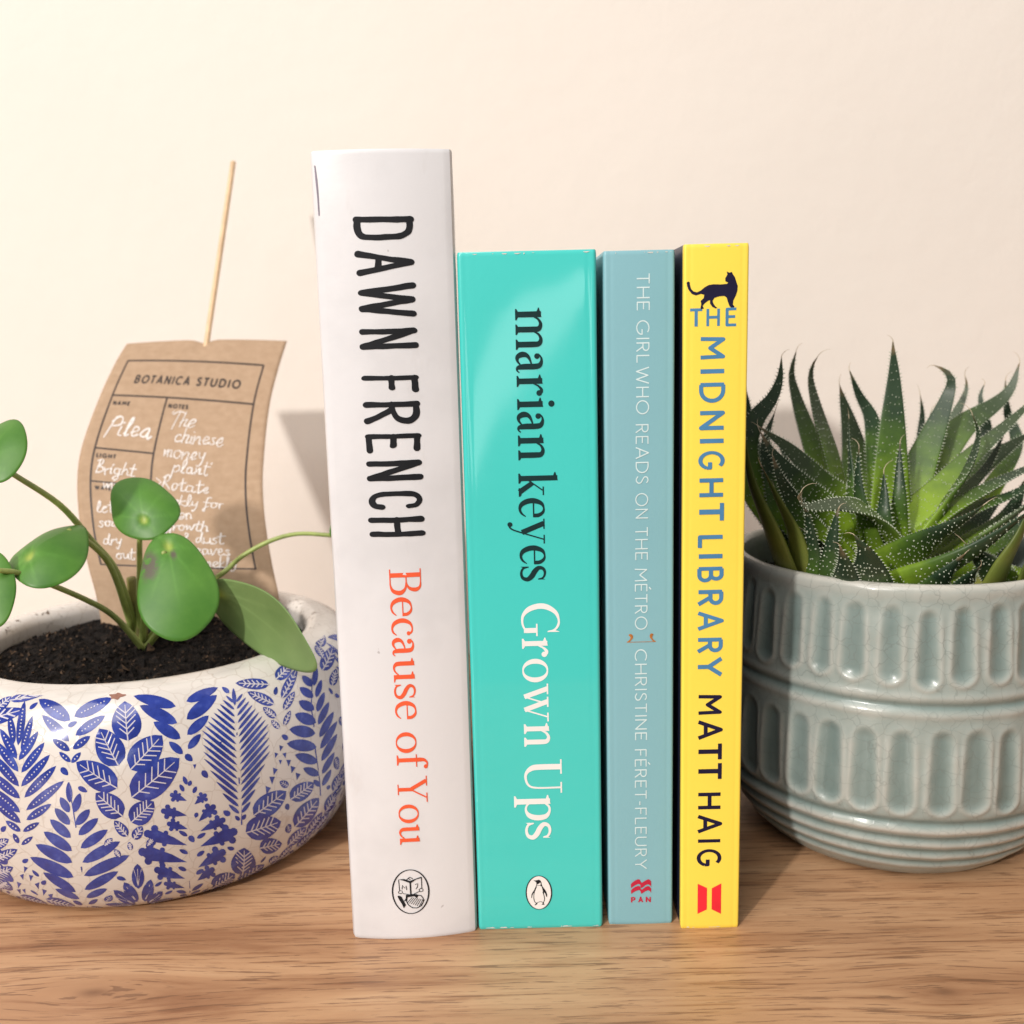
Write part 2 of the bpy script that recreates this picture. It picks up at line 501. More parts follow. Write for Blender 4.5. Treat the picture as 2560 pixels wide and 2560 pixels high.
# ---- sans capitals (cap height 1): polylines, straight ('l') or sampled curves ('c')
def sans(ch, w, cond=1.0):
    S, C = (lambda *p: ('l', list(p))), (lambda p: ('c', p))
    k = {}
    g = {
     'A': [S((0,0),(.38,1),(.76,0)), S((.13,.32),(.63,.32))],
     'B': [S((0,0),(0,1)), C([(0,.97),(.28,.97)] + arc(.28,.745,.2,.225,80,-80,10) + [(.28,.52),(0,.52)]), C([(0,.52),(.3,.52)] + arc(.3,.275,.25,.245,80,-80,10) + [(.3,.03),(0,.03)])],
     'C': [C(arc(.46,.5,.44,.47,48,312,24))],
     'D': [S((0,0),(0,1)), C([(0,.965),(.25,.965)] + arc(.25,.5,.45,.465,85,-85,18) + [(.25,.035),(0,.035)])],
     'E': [S((.5,.96),(0,.96),(0,.04),(.5,.04)), S((0,.52),(.44,.52))],
     'F': [S((.5,.96),(0,.96),(0,0)), S((0,.5),(.42,.5))],
     'G': [C(arc(.47,.5,.45,.47,50,335,26)), S((.88,.30),(.88,.44),(.56,.44))],
     'H': [S((0,0),(0,1)), S((.64,0),(.64,1)), S((0,.51),(.64,.51))],
     'I': [S((0,0),(0,1))],
     'J': [C([(.36,1),(.36,.25)] + arc(.17,.22,.19,.2,0,-150,10))],
     'K': [S((0,0),(0,1)), S((.52,1),(.03,.46)), S((.18,.6),(.56,0))],
     'L': [S((0,1),(0,.04),(.46,.04))],
     'M': [S((0,0),(.03,.95),(.42,.40),(.81,.95),(.84,0))],
     'N': [S((0,0),(0,.96),(.64,.04),(.64,1))],
     'O': [C(arc(.47,.5,.45,.47,0,180,18)), C(arc(.47,.5,.45,.47,180,360,18))],
     'P': [S((0,0),(0,1)), C([(0,.965),(.27,.965)] + arc(.27,.72,.24,.245,80,-80,10) + [(.27,.475),(0,.475)])],
     'R': [S((0,0),(0,1)), C([(0,.965),(.27,.965)] + arc(.27,.735,.22,.23,80,-80,10) + [(.27,.505),(0,.505)]), S((.24,.5),(.54,0))],
     'S': [C(catmull([(.47,.83,0),(.36,.94,0),(.22,.955,0),(.07,.86,0),(.07,.67,0),(.26,.53,0),(.45,.39,0),(.48,.2,0),(.36,.06,0),(.2,.04,0),(.02,.17,0)],5))],
     'T': [S((0,.96),(.62,.96)), S((.31,.96),(.31,0))],
     'U': [C([(0,1),(0,.36)] + arc(.31,.34,.31,.31,190,350,14) + [(.62,.36),(.62,1)])],
     'W': [S((0,1),(.28,.03),(.55,.92),(.82,.03),(1.1,1))],
     'Y': [S((0,1),(.34,.46),(.68,1)), S((.34,.46),(.34,0))],
     '-': [S((0,.42),(.28,.42))],
     '>': [S((0,.8),(.35,.45),(0,.15))],
    }
    acc = []
    if ch == 'É':
        acc = [('l', [(.2,1.13),(.36,1.30)])]; ch = 'E'
    out = []
    for typ, p in g[ch] + acc:
        p = [(q[0] * cond, q[1]) for q in p]
        out += ln(p, w) if typ == 'l' else cv(p, w, smooth=False)
    xs = [q[0] for poly in out for q in poly]
    return out, min(xs), max(xs)

# ---- serif letters (cap height 1, x-height .67), thick / thin strokes
def serif_glyph(ch, T=.145, H=.036):
    X = .67
    def rect(x0, y0, x1, y1): return [[(x0,y0),(x1,y0),(x1,y1),(x0,y1)]]
    def foot(x, y=0, hw=.14, up=1):      # flat bracketed slab
        return [[(x-hw,y),(x+hw,y),(x+hw,y+H*up),(x+T/2,y+H*2*up),(x-T/2,y+H*2*up),(x-hw,y+H*up)][::up]]
    def flag(x, y):                      # wedge at the top of a stem
        return [[(x-T/2-.09,y-.075),(x-T/2,y-.11),(x+T/2,y-.11),(x+T/2,y+.012),(x-T/2-.09,y-.05)]]
    def stem(x, y0, y1): return rect(x-T/2, y0, x+T/2, y1)
    def ball(x, y, r=.072): return [circle(x, y, r, 14)]
    def bar(x0, x1, y): return rect(x0, y, x1, y+H)
    o = []
    if ch in 'mnr':
        o = stem(.16,0,X) + foot(.16) + flag(.16,X)
        def arch(x):
            return cv([(x+.05,.47),(x+.13,.60),(x+.25,.655),(x+.36,.60),(x+.375,.45),(x+.375,.2)], [H,H*1.6,T*.62,T*.9,T,T]) + stem(x+.375,0,.4) + foot(x+.375,0,.13)
        if ch == 'n': o += arch(.16)
        if ch == 'm': o += arch(.16) + arch(.535)
        if ch == 'r': o += cv([(.22,.44),(.29,.57),(.38,.645),(.46,.635)], [H,H*1.4,H*2.2,.08]) + ball(.465,.585,.075)
    elif ch == 'a':
        o = ball(.15,.545) + cv([(.10,.57),(.17,.645),(.28,.66),(.385,.60),(.41,.46),(.41,.2),(.435,.05),(.50,.02),(.56,.08)], [H*1.5,H*1.2,T*.55,T*.9,T,T,T*.75,H*1.3,H*.8])
        o += cv([(.38,.405),(.25,.365),(.135,.29),(.10,.17),(.15,.05),(.25,.03),(.36,.11),(.39,.18)], [H,H*1.6,T*.72,T,T*.85,H*2,H,H])
    elif ch == 'i':
        o = stem(.16,0,X) + foot(.16) + flag(.16,X) + ball(.155,.90,.082)
    elif ch == 'k':
        o = stem(.16,0,1.03) + foot(.16) + flag(.16,1.03) + cv([(.22,.27),(.50,.63)], H, 2) + cv([(.29,.37),(.54,.02)], [T*.9,T], 2) + foot(.55,0,.12) + bar(.40,.64,X-H)
    elif ch == 'e':
        o = cv([(.51,.375),(.50,.52),(.42,.63),(.30,.655),(.17,.59),(.095,.42),(.10,.24),(.18,.08),(.31,.018),(.44,.06),(.535,.17)], [T*.72,T*.72,H*2.2,H*1.3,T*.72,T,T,T*.85,T*.5,H*1.6,H*.7]) + bar(.12,.56,.365)
    elif ch == 'c':
        o = cv([(.47,.53),(.42,.63),(.30,.655),(.17,.59),(.095,.42),(.10,.24),(.18,.08),(.31,.018),(.42,.05),(.50,.15)], [T*.6,H*1.6,H*1.4,T*.72,T,T,T*.85,T*.5,H*1.6,H*.7]) + ball(.455,.535,.06)
    elif ch == 'y':
        o = cv([(.10,.65),(.35,.06)], T, 2) + cv([(.56,.65),(.33,-.02),(.24,-.22),(.14,-.29)], [H,H*1.1,H*1.2,H*1.3]) + ball(.115,-.255,.068) + bar(-.03,.26,X-H) + bar(.43,.68,X-H)
    elif ch == 's':
        o = cv([(.44,.47),(.40,.60),(.27,.655),(.145,.61),(.115,.49),(.21,.385),(.35,.30),(.44,.19),(.40,.06),(.26,.017),(.13,.07),(.085,.21)], [H*.8,H*1.4,H*1.8,T*.6,T*.8,T*.98,T,T*.85,T*.62,H*1.8,H*1.5,H*.8]) + [[(.425,.47),(.455,.47),(.455,.67),(.43,.60)]] + [[(.07,.22),(.10,.22),(.105,.06),(.072,.0)]]
    elif ch == 'o':
        for s in (1, -1):
            o += cv([(.34+s*.26*math.sin(a), .335+.325*math.cos(a)) for a in [PI*k/10 for k in range(11)]], [H+(T-H)*abs(math.sin(PI*k/10))**1.5 for k in range(11)])
    elif ch == 'u':
        o = stem(.16,.2,X) + flag(.16,X) + cv([(.16,.25),(.175,.10),(.26,.02),(.38,.045),(.49,.16)], [T,T*.95,T*.6,H*1.5,H]) + stem(.545,0,X) + flag(.545,X) + [[(.545,0),(.70,0),(.70,.03),(.545,.09)]]
    elif ch == 'f':
        o = stem(.2,0,.8) + foot(.2,0,.16) + bar(.03,.42,X-H) + cv([(.2,.75),(.215,.90),(.30,1.0),(.41,1.0)], [T,T*.8,H*1.6,H*1.5]) + ball(.425,.955,.065)
    elif ch == 'w':
        o = cv([(.10,.65),(.32,.03)], T, 2) + cv([(.32,.03),(.53,.65)], H, 2) + cv([(.46,.65),(.69,.03)], T, 2) + cv([(.69,.03),(.90,.65)], H, 2) + bar(-.04,.26,X-H) + bar(.33,.62,X-H) + bar(.78,1.03,X-H)
    elif ch == 'p':
        o = stem(.16,-.30,X) + foot(.16,-.30) + flag(.16,X) + cv([(.2,.52),(.29,.635),(.41,.65),(.535,.55),(.57,.33),(.52,.12),(.40,.02),(.28,.03),(.2,.11)], [H,H*1.4,T*.5,T*.85,T,T*.9,T*.5,H*1.3,H])
    elif ch == 'G':
        o = cv([(.80,.70),(.76,.86),(.64,.96),(.48,.98),(.28,.90),(.13,.68),(.10,.45),(.18,.20),(.34,.05),(.52,.02),(.68,.06),(.77,.14)], [H,H*1.3,H*1.6,H*1.4,T*.75,T*1.05,T*1.1,T*1.0,T*.6,H*1.4,H*1.3,H])
        o += stem(.76,.06,.42) + bar(.58,.92,.42-H) + [[(.79,.68),(.815,.68),(.815,1.0),(.79,.96),(.765,.86)]]
    elif ch == 'U':
        o = cv([(.2,.97),(.2,.42),(.225,.2),(.34,.05),(.5,.03),(.66,.12),(.715,.35),(.715,.97)], [T,T,T*.95,T*.6,H*1.6,H*1.3,H*1.1,H*1.1]) + bar(.02,.38,1-H) + bar(.58,.85,1-H)
    elif ch == 'B':
        o = stem(.19,0,1) + bar(.02,.42,0) + bar(.02,.42,1-H) + cv([(.38,.985),(.53,.95),(.60,.82),(.56,.63),(.42,.535),(.2,.525)], [H,H*2,T*.9,T*.7,H*1.2,H]) + cv([(.35,.53),(.56,.49),(.68,.33),(.63,.11),(.48,.025),(.35,.018)], [H,H*2,T,T*.85,H*1.4,H])
    elif ch == 'Y':
        o = cv([(.12,.97),(.38,.47)], T, 2) + cv([(.70,.97),(.42,.47)], H*1.3, 2) + stem(.40,0,.5) + bar(.22,.58,0) + bar(-.04,.30,1-H) + bar(.54,.86,1-H)
    xs = [q[0] for p in o for q in p]
    return o, min(xs), max(xs)

def word(text, glyph, gap=.10, **kw):
    polys, x = [], 0.0
    for ch in text:
        g, a, b = glyph(ch, **kw)
        polys += [[(q[0] - a + x, q[1]) for q in p] for p in g]
        x += (b - a) + gap
    return polys, x - gap

def spine_text(name, parent, entries, glyph, mat, yfun, lift=0.10, gap=.10, jit=0.0, **kw):
    """entries: (text, z start, z end, x baseline, x cap) in mm; the words run down the spine"""
    V, Fc = [], []
    for text, z0, z1, xb, xc in entries:
        polys, wd = word(text, glyph, gap, **kw)
        s = (z0 - z1) / wd
        h = xc - xb
        mapped = []
        for p in polys:
            q = []
            for (x, y) in p:
                jx = jit * noise.noise((x * 7 + z0, y * 7, 1.3)); jy = jit * noise.noise((x * 7, y * 7 + z0, 8.3))
                q.append((xb + (y + jy) * h, z0 - (x + jx) * s))
            mapped.append(q)
        ov, of = union2d(mapped)
        k = len(V)
        V += [(v.x * MM, (yfun(v.x) - lift) * MM, v.y * MM) for v in ov]
        Fc += [tuple(i + k for i in f) for f in of]
    return mesh_obj(name, V, Fc, mat, parent, smooth=False)

def flat_art(name, parent, polys, mat, yfun, lift=0.10, extra=()):
    ov, of = union2d(polys, extra)
    return mesh_obj(name, [(v.x * MM, (yfun(v.x) - lift) * MM, v.y * MM) for v in ov], of, mat, parent, smooth=False)

# ------------------------------------------------------------------ books
def book(name, label, x0, x1, y0, depth, height, bulge, corner, board, m_spine, m_cover, inset, hinge=0.0):
    root = empty(name, ((x0 + x1) / 2 * MM, (y0 + depth / 2) * MM, 0))
    tag(root, label, "book", "books standing in a row")
    ox, oy = (x0 + x1) / 2, y0 + depth / 2
    def spine_y(x):
        u = max(-1.0, min(1.0, (x - (x0 + x1) / 2) / ((x1 - x0) / 2 - corner)))
        return y0 - bulge * (1 - u * u)
    # outer outline seen from above: left fore-edge -> spine -> right fore-edge
    out = [(x0, y0 + depth)]
    for yy in (0.85, 0.6, 0.35, 0.18): out.append((x0, y0 + depth * yy))
    if hinge: out += [(x0 + hinge * .6, y0 + 9.0), (x0 + hinge, y0 + 7.0), (x0 + hinge * .5, y0 + 5.0)]
    out += [(x0, y0 + corner + 1.5)]
    cs = 2 if hinge else 6
    for k in range(cs + 1):
        a = PI - (PI / 2) * k / cs
        out.append((x0 + corner + corner * math.cos(a), y0 + corner - corner * math.sin(a)))
    for k in range(1, 60):
        x = x0 + corner + (x1 - x0 - 2 * corner) * k / 60
        fold = 0 if hinge else .045 * (math.exp(-((x - x0 - corner - 1.1)/.42)**2) + math.exp(-((x1 - corner - 1.1 - x)/.42)**2))
        out.append((x, spine_y(x) + fold))
    for k in range(cs + 1):
        a = PI / 2 - (PI / 2) * k / cs
        out.append((x1 - corner + corner * math.cos(a), y0 + corner - corner * math.sin(a)))
    out += [(x1, y0 + corner + 1.5)]
    if hinge: out += [(x1 - hinge * .5, y0 + 5.0), (x1 - hinge, y0 + 7.0), (x1 - hinge * .6, y0 + 9.0)]
    for yy in (0.18, 0.35, 0.6, 0.85): out.append((x1, y0 + depth * yy))
    out.append((x1, y0 + depth))
    n = len(out)
    inn = []
    for i, (x, y) in enumerate(out):
        a = Vector(out[max(0, i-1)]); b = Vector(out[min(n-1, i+1)])
        d = (b - a).normalized()
        nr = Vector((-d.y, d.x))
        inn.append((x + nr.x * board, y + nr.y * board))
    zs = [0.0, 0.4, 1.2] + [height * k / 12 for k in range(1, 12)] + [height - 1.2, height - 0.4, height]
    V, Fc, idx = [], [], []
    m = len(zs)
    for j, z in enumerate(zs):
        shrink = 0.25 if j in (0, m - 1) else (0.06 if j in (1, m - 2) else 0.0)   # worn, slightly rounded ends
        for i, (x, y) in enumerate(out):
            dx, dy = inn[i][0] - x, inn[i][1] - y
            L = math.hypot(dx, dy) or 1
            wob = 0.10 * noise.noise((x * .05, y * .05 + x0, z * .02))
            V.append(((x - ox + dx / L * (shrink + wob)) * MM, (y - oy + dy / L * (shrink + wob)) * MM, z * MM))
    for j, z in enumerate(zs):
        for (x, y) in inn: V.append(((x - ox) * MM, (y - oy) * MM, z * MM))
    off = n * m
    for j in range(m - 1):
        for i in range(n - 1):
            Fc.append((j*n+i, j*n+i+1, (j+1)*n+i+1, (j+1)*n+i)); ymid = (out[i][1] + out[i+1][1]) / 2
            idx.append(0 if ymid < y0 + corner + 1.0 else 1)
            Fc.append((off+j*n+i, off+(j+1)*n+i, off+(j+1)*n+i+1, off+j*n+i+1)); idx.append(1)
    for j in (0, m - 1):
        for i in range(n - 1):
            q = (j*n+i, off+j*n+i, off+j*n+i+1, j*n+i+1)
            ymid = (out[i][1] + out[i+1][1]) / 2
            Fc.append(q if j == 0 else q[::-1]); idx.append(0 if ymid < y0 + corner + 1.0 else 1)
    for i in (0, n - 1):
        for j in range(m - 1):
            q = (j*n+i, (j+1)*n+i, off+(j+1)*n+i, off+j*n+i)
            Fc.append(q if i == 0 else q[::-1]); idx.append(1)
    c = mesh_obj("cover", V, Fc, [m_spine, m_cover], root, smooth=True, idx=idx)
    md = c.modifiers.new("edge_split", 'EDGE_SPLIT'); md.split_angle = math.radians(25 if hinge else 50)
    # page block
    g = board + 0.15
    bx0, bx1 = x0 + g + hinge, x1 - g - hinge
    by0, by1 = y0 + board + corner + 0.3, y0 + depth - inset
    bz0, bz1 = (0.15 if inset < 1 else inset), height - (0.3 if inset < 1 else inset)
    V, Fc = [], []
    nx = 10
    for z in (bz0, bz1):
        for y in (by0, by1):
            for i in range(nx + 1):
                u = i / nx
                yo = 0 if y == by0 else -1.2 * (4 * u * (1 - u)) * (1 if inset >= 1 else 0.1)
                V.append(((bx0 + (bx1 - bx0) * u - ox) * MM, (y + yo - oy) * MM, z * MM))
    k = nx + 1
    for i in range(nx):
        Fc += [(i, i+k, i+k+1, i+1), (2*k+i, 2*k+i+1, 3*k+i+1, 3*k+i), (i, i+1, 2*k+i+1, 2*k+i), (k+i, 3*k+i, 3*k+i+1, k+i+1)]
    Fc += [(0, 2*k, 3*k, k), (nx, k+nx, 3*k+nx, 2*k+nx)]
    mesh_obj("page_block", V, Fc, M['pages'], root, smooth=False)
    return root, spine_y

def worn_edge(x0, x1, z, yfun, n, seed):
    """rubbed white flecks where the cover paper has chipped along a spine end"""
    rd = random.Random(seed); P = []
    for _ in range(n):
        x = rd.uniform(x0 + 1, x1 - 1); w = rd.uniform(.3, 2.2); h = rd.uniform(.10, .38)
        x1_ = min(x + w, x1 - .8)
        P.append([(x, z), (x1_, z), (x1_ - w*.2, z + h*rd.uniform(.3, 1)), (x + w*.5, z + h), (x + w*.2, z + h*rd.uniform(.2, .9))] if z < 50 else [(x, z), (x + w*.2, z - h*rd.uniform(.2, .9)), (x + w*.5, z - h), (x1_ - w*.2, z - h*rd.uniform(.3, 1)), (x1_, z)])
    return flat_art("worn_edge", None, P, M['fleck'], yfun, .06)

def adopt(root, objs):
    for o in objs:
        o.parent = root
        o.matrix_parent_inverse = Matrix.Translation(-root.location)

def fit(pts, box_px, box_mm):
    """picture coordinates of a printed mark -> mm on the spine"""
    x0, y0, x1, y1 = box_px; X0, Z1, X1, Z0 = box_mm     # Z1 top, Z0 bottom
    return [(X0 + (p[0]-x0)/(x1-x0)*(X1-X0), Z1 + (p[1]-y0)/(y1-y0)*(Z0-Z1)) for p in pts]

# --- white hardback
wb, wy = book("hardback_book", "tall white hardback with black hand-lettered author name and orange title", -50.2, -13.3, 278.0, 146, 223.2, 1.8, 2.0, 2.7, M['white'], M['white'], 3.2, 0.5)
DAWN = [('D', 206.44, 200.32, -39.18, -24.31), ('A', 197.71, 191.28, -39.15, -24.34), ('W', 189.46, 180.44, -39.11, -24.37), ('N', 177.63, 172.15, -39.08, -24.4), ('F', 165.26, 160.55, -39.04, -24.43), ('R', 158.31, 152.15, -39.01, -24.46), ('E', 149.63, 144.37, -38.98, -24.48), ('N', 142.33, 136.71, -38.95, -24.51), ('C', 133.89, 128.83, -38.93, -24.53), ('H', 126.76, 121.13, -38.9, -24.55)]
# hand-drawn condensed capitals, height 1, width about .42
def hand_caps(ch, w=.122):
    s = w
    g = {
     'D': [[(.04,.03),(.05,.97)], [(.05,.95),(.22,.95),(.33,.89),(.39,.74),(.40,.26),(.35,.09),(.22,.04),(.04,.05)]],
     'A': [[(.03,.02),(.21,.96)], [(.21,.96),(.41,.04)], [(.13,.39),(.30,.37)]],
     'W': [[(.02,.97),(.15,.05)], [(.15,.05),(.30,.95)], [(.30,.95),(.47,.05)], [(.47,.05),(.59,.96)]],
     'N': [[(.05,.03),(.05,.96)], [(.05,.94),(.35,.06)], [(.36,.03),(.35,.98)]],
     'F': [[(.05,.03),(.06,.96)], [(.05,.94),(.37,.95)], [(.05,.52),(.31,.52)]],
     'R': [[(.05,.03),(.05,.97)], [(.05,.95),(.25,.95),(.37,.88),(.40,.74),(.34,.60),(.22,.53),(.05,.50)], [(.17,.50),(.40,.04)]],
     'E': [[(.37,.94),(.05,.95)], [(.05,.97),(.05,.04)], [(.05,.05),(.39,.06)], [(.05,.51),(.28,.50)]],
     'C': [[(.37,.74),(.34,.88),(.22,.95),(.10,.89),(.05,.72),(.05,.28),(.10,.11),(.22,.05),(.34,.10),(.38,.24)]],
     'H': [[(.05,.02),(.05,.97)], [(.36,.03),(.37,.98)], [(.05,.50),(.36,.52)]],
    }
    o = []
    for st in g[ch]:
        o += cv(st, [s * (1 + .10 * math.sin(9 * q[0] + 5 * q[1] + ord(ch))) for q in st], 8, cap=True) if len(st) > 2 else cv([st[0], ((st[0][0]+st[1][0])/2 + .006, (st[0][1]+st[1][1])/2), st[1]], [s * 1.02, s * .93, s * 1.05], 4, cap=True)
    xs = [q[0] for p in o for q in p]
    return o, min(xs), max(xs)
a1 = spine_text("author_lettering", None, DAWN, hand_caps, M['ink'], wy, jit=.012)
BECAUSE = [('Because', 112.04, 68.31, -34.45, -25.72), ('of', 64.47, 53.21, -34.71, -26.15), ('You', 51.0, 30.04, -34.86, -26.4)]
a2 = spine_text("title_lettering", None, BECAUSE, serif_glyph, M['ink_orange'], wy, gap=.055, T=.125, H=.036)
def el_ring(cx, cy, rx, ry, w_side, w_top, n=40):
    pts = [(cx + rx * math.sin(2*PI*k/n), cy + ry * math.cos(2*PI*k/n)) for k in range(n + 1)]
    ws = [w_top + (w_side - w_top) * abs(math.sin(2*PI*k/n)) for k in range(n + 1)]
    return cv(pts, ws, smooth=False)
BOXM = ((240, 275, 1345, 1610), (-37.95, 22.34, -26.93, 7.99))
def mj(pts): return fit(pts, *BOXM)
mp = el_ring((-37.95 - 26.93) / 2, 15.16, 5.3, 6.95, .42, .24)
for p, w in [([(455,575),(470,900)],.22), ([(1125,530),(1120,860)],.22), ([(790,620),(795,1040)],.42), ([(560,985),(730,1020)],.18), ([(1060,940),(870,1020)],.2),
             ([(545,860),(560,740),(620,830),(665,760),(680,880)],.24), ([(930,735),(1010,710),(1000,800),(950,870)],.2),
             ([(680,590),(780,510),(870,560)],.22), ([(730,540),(800,590)],.2)]:
    mp += cv(mj(p), w, smooth=False)
mp += [mj([(450,565),(620,560),(780,620),(1120,515),(1130,550),(960,590),(820,680),(770,680),(600,610)])]
mp += cv(mj([(430,945),(470,900),(540,905),(550,960),(500,990),(440,970),(430,945)]), .2, smooth=False) + cv(mj([(1040,890),(1090,855),(1155,880),(1150,940),(1090,960),(1045,930),(1040,890)]), .2, smooth=False)
mp += [mj([(650,1030),(800,1010),(960,1020),(1010,1080),(960,1140),(900,1080),(700,1100),(650,1200),(580,1220),(640,1130)])]
mp += cv(mj([(680,1130),(660,1220),(710,1330),(830,1420),(960,1430),(1090,1370),(1150,1260),(1150,1150),(1090,1070),(980,1050)]), .26, smooth=False)
for k in range(8):
    x = 700 + k * 52
    mp += cv(mj([(x - 20 + k * 4, 1260 + k * 22 if k < 6 else 1400 - (k - 6) * 40), (x + 130, 1110 + k * 12)]), .16, smooth=False)
mp += [mj([(400,1060),(450,1045),(520,1080),(570,1190),(640,1330),(570,1420),(520,1290),(440,1160)])]
a3 = flat_art("publisher_emblem", None, mp, M['ink'], wy)
sc = cv([(-48.95, 219.6), (-48.72, 216), (-48.55, 212), (-48.5, 207)], [.30, .52, .44, .36])
a4 = flat_art("scuff_mark", None, sc, M['scuff'], lambda x: 278.0 + .42 * max(0.0, -48.2 - x), .10)
adopt(wb, [a1, a2, a3, a4])
wb.matrix_world = Matrix.Translation(Vector((-.032, .277, 0))) @ Matrix.Rotation(math.radians(2.7), 4, 'Z') @ Matrix.Translation(Vector((.032, -.277, 0))) @ Matrix.Translation(wb.location)
a3["label"] = "oval emblem of a figure reading an open book"

# --- turquoise paperback
tb, ty = book("paperback_book", "thick turquoise paperback with dark green and white serif lettering", -13.0, 24.1, 280.0, 128, 197.0, .0, 1.0, .45, M['teal'], M['teal'], .3)
MARIAN = [('marian', 182.12, 141.02, 2.11, 12.48), ('keyes', 137.57, 106.74, 1.98, 12.42)]
GROWN = [('Grown', 100.3, 57.62, 1.92, 12.67), ('Ups', 53.52, 28.65, 1.79, 12.61)]
b1 = spine_text("author_lettering", None, MARIAN, serif_glyph, M['ink_green'], ty, gap=.045)
b2 = spine_text("title_lettering", None, GROWN, serif_glyph, M['ink_white'], ty, gap=.045, T=.135, H=.04)
cx, cz, hx, hz = 5.215, 11.67, 3.72, 5.35
b3 = flat_art("publisher_emblem", None, [circle(cx, cz, hx, 48, hz)], M['ink_white'], ty, .08)
BX = ((400, 275, 1450, 1660), (cx - hx, cz + hz, cx + hx, cz - hz))
def pg(p): return fit(p, *BX)
pp = el_ring(cx, cz, hx + .04, hz + .04, .36, .16)
pp += [pg([(700,450),(790,455),(900,432),(960,435),(1010,470),(1045,560),(1055,640),(1090,720),(1180,840),(1240,940),(1275,1060),(1268,1165),(1235,1150),(1190,1010),(1150,960),(1130,1000),(1100,930),(1075,830),(1050,730),(1000,665),(1010,560),(960,520),(900,590),(850,640),(850,690),(840,560),(800,510)][:27])]
for p, w in [([(850,560),(840,640),(800,740),(760,830),(735,920)], [.3,.2,.22,.3,.36]), ([(735,880),(670,980),(630,1080),(620,1185)], [.3,.34,.28,.2]),
             ([(740,900),(715,1050),(710,1200),(735,1320),(790,1395),(840,1410)], [.34,.2,.24,.24,.2,.24]), ([(850,680),(900,665),(960,665),(1010,680)], [.14,.12,.12,.2]),
             ([(840,720),(800,790),(765,880)], [.16,.16,.2]), ([(1100,930),(1130,1060),(1155,1180),(1150,1290),(1105,1390)], [.4,.24,.26,.24,.2]),
             ([(800,1400),(880,1375),(990,1345),(1095,1380)], [.2,.16,.16,.2]), ([(850,1410),(800,1450),(740,1485)], [.3,.36,.2]), ([(1100,1390),(1095,1450),(1150,1470)], [.3,.4,.2]), ([(1095,1450),(1040,1475)], [.3,.16]),
             ([(860,600),(930,570),(980,530)], [.3,.3,.2]), ([(850,520),(870,600)], [.4,.3])]:
    pp += cv(pg(p), w, 4)
b4 = flat_art("emblem_outline", None, pp, M['ink'], ty, .12)
adopt(tb, [b1, b2, b3, b4, worn_edge(-13, 24.1, .45, ty, 16, 3), worn_edge(-13, 24.1, 196.5, ty, 7, 4)])
b3["label"] = "white oval emblem with a black line drawing of a bird"

# --- dusty blue paperback
bb_, by = book("paperback_book", "slim dusty blue paperback with thin pale capitals and red emblem", 26.0, 45.2, 281.0, 128, 196.5, .2, .8, .45, M['blue'], M['blue'], .3)
GIRL = [('THE', 190.39, 180.77, 34.9, 38.39), ('GIRL', 178.14, 166.81, 34.78, 38.28), ('WHO', 165.69, 152.77, 34.66, 38.17), ('READS', 150.1, 133.56, 34.51, 38.02), ('ON', 130.95, 123.76, 34.38, 37.9), ('THE', 121.29, 111.93, 34.29, 37.81), ('MÉTRO', 109.43, 91.62, 34.14, 37.67)]
CHRISTINE = [('CHRISTINE', 85.87, 58.46, 34.08, 37.49), ('FÉRET-FLEURY', 55.66, 17.94, 33.96, 37.38)]
c1 = spine_text("title_lettering", None, GIRL, sans, M['ink_pale'], by, gap=.20, w=.085)
c2 = spine_text("author_lettering", None, CHRISTINE, sans, M['ink_pale'], by, gap=.20, w=.085)
OB = ((450, 380, 1600, 730), (31.82, 90.39, 40.07, 87.88))
orn = cv(fit([(450,712),(1600,712)], *OB), .16, smooth=False)
orn += cv(fit([(525,410),(610,440),(640,520),(600,600),(540,670),(450,708)], *OB), [.35,.85,.75,.45,.4,.15], 5)
orn += cv(fit([(1500,420),(1430,430),(1410,510),(1440,590),(1510,670),(1600,708)], *OB), [.3,.85,.75,.45,.4,.15], 5)
c3 = flat_art("spine_ornament", None, orn, M['ink_copper'], by)
PB = ((430, 420, 1240, 1040), (32.6, 14.75, 38.7, 10.0))
pan = [fit(p, *PB) for p in (
    [(435,640),(470,580),(580,490),(700,425),(780,430),(815,500),(850,580),(900,560),(1000,490),(1120,435),(1190,460),(1235,530),(1240,760),(1180,670),(1110,645),(1020,670),(900,770),(830,800),(800,640),(730,620),(620,660),(520,730),(440,790)],
    [(435,880),(520,800),(620,730),(730,700),(800,720),(825,850),(900,850),(1010,750),(1110,715),(1190,760),(1240,840),(1235,1010),(1190,930),(1110,895),(1000,940),(850,1040),(820,950),(790,880),(720,885),(600,930),(520,980),(450,1040)])]
for ch, x0_, x1_ in (('P', 32.65, 34.0), ('A', 34.8, 36.3), ('N', 37.05, 38.6)):
    g, ga, gb = sans(ch, .24)
    pan += [[(x0_ + (q[0]-ga)/(gb-ga)*(x1_-x0_), 7.3 + q[1] * 1.6) for q in p] for p in g]
c4 = flat_art("publisher_emblem", None, pan, M['ink_crimson'], by)
adopt(bb_, [c1, c2, c3, c4, worn_edge(26, 45.2, 196.0, by, 8, 5)])
c4["label"] = "crimson wavy book emblem with small capitals below"

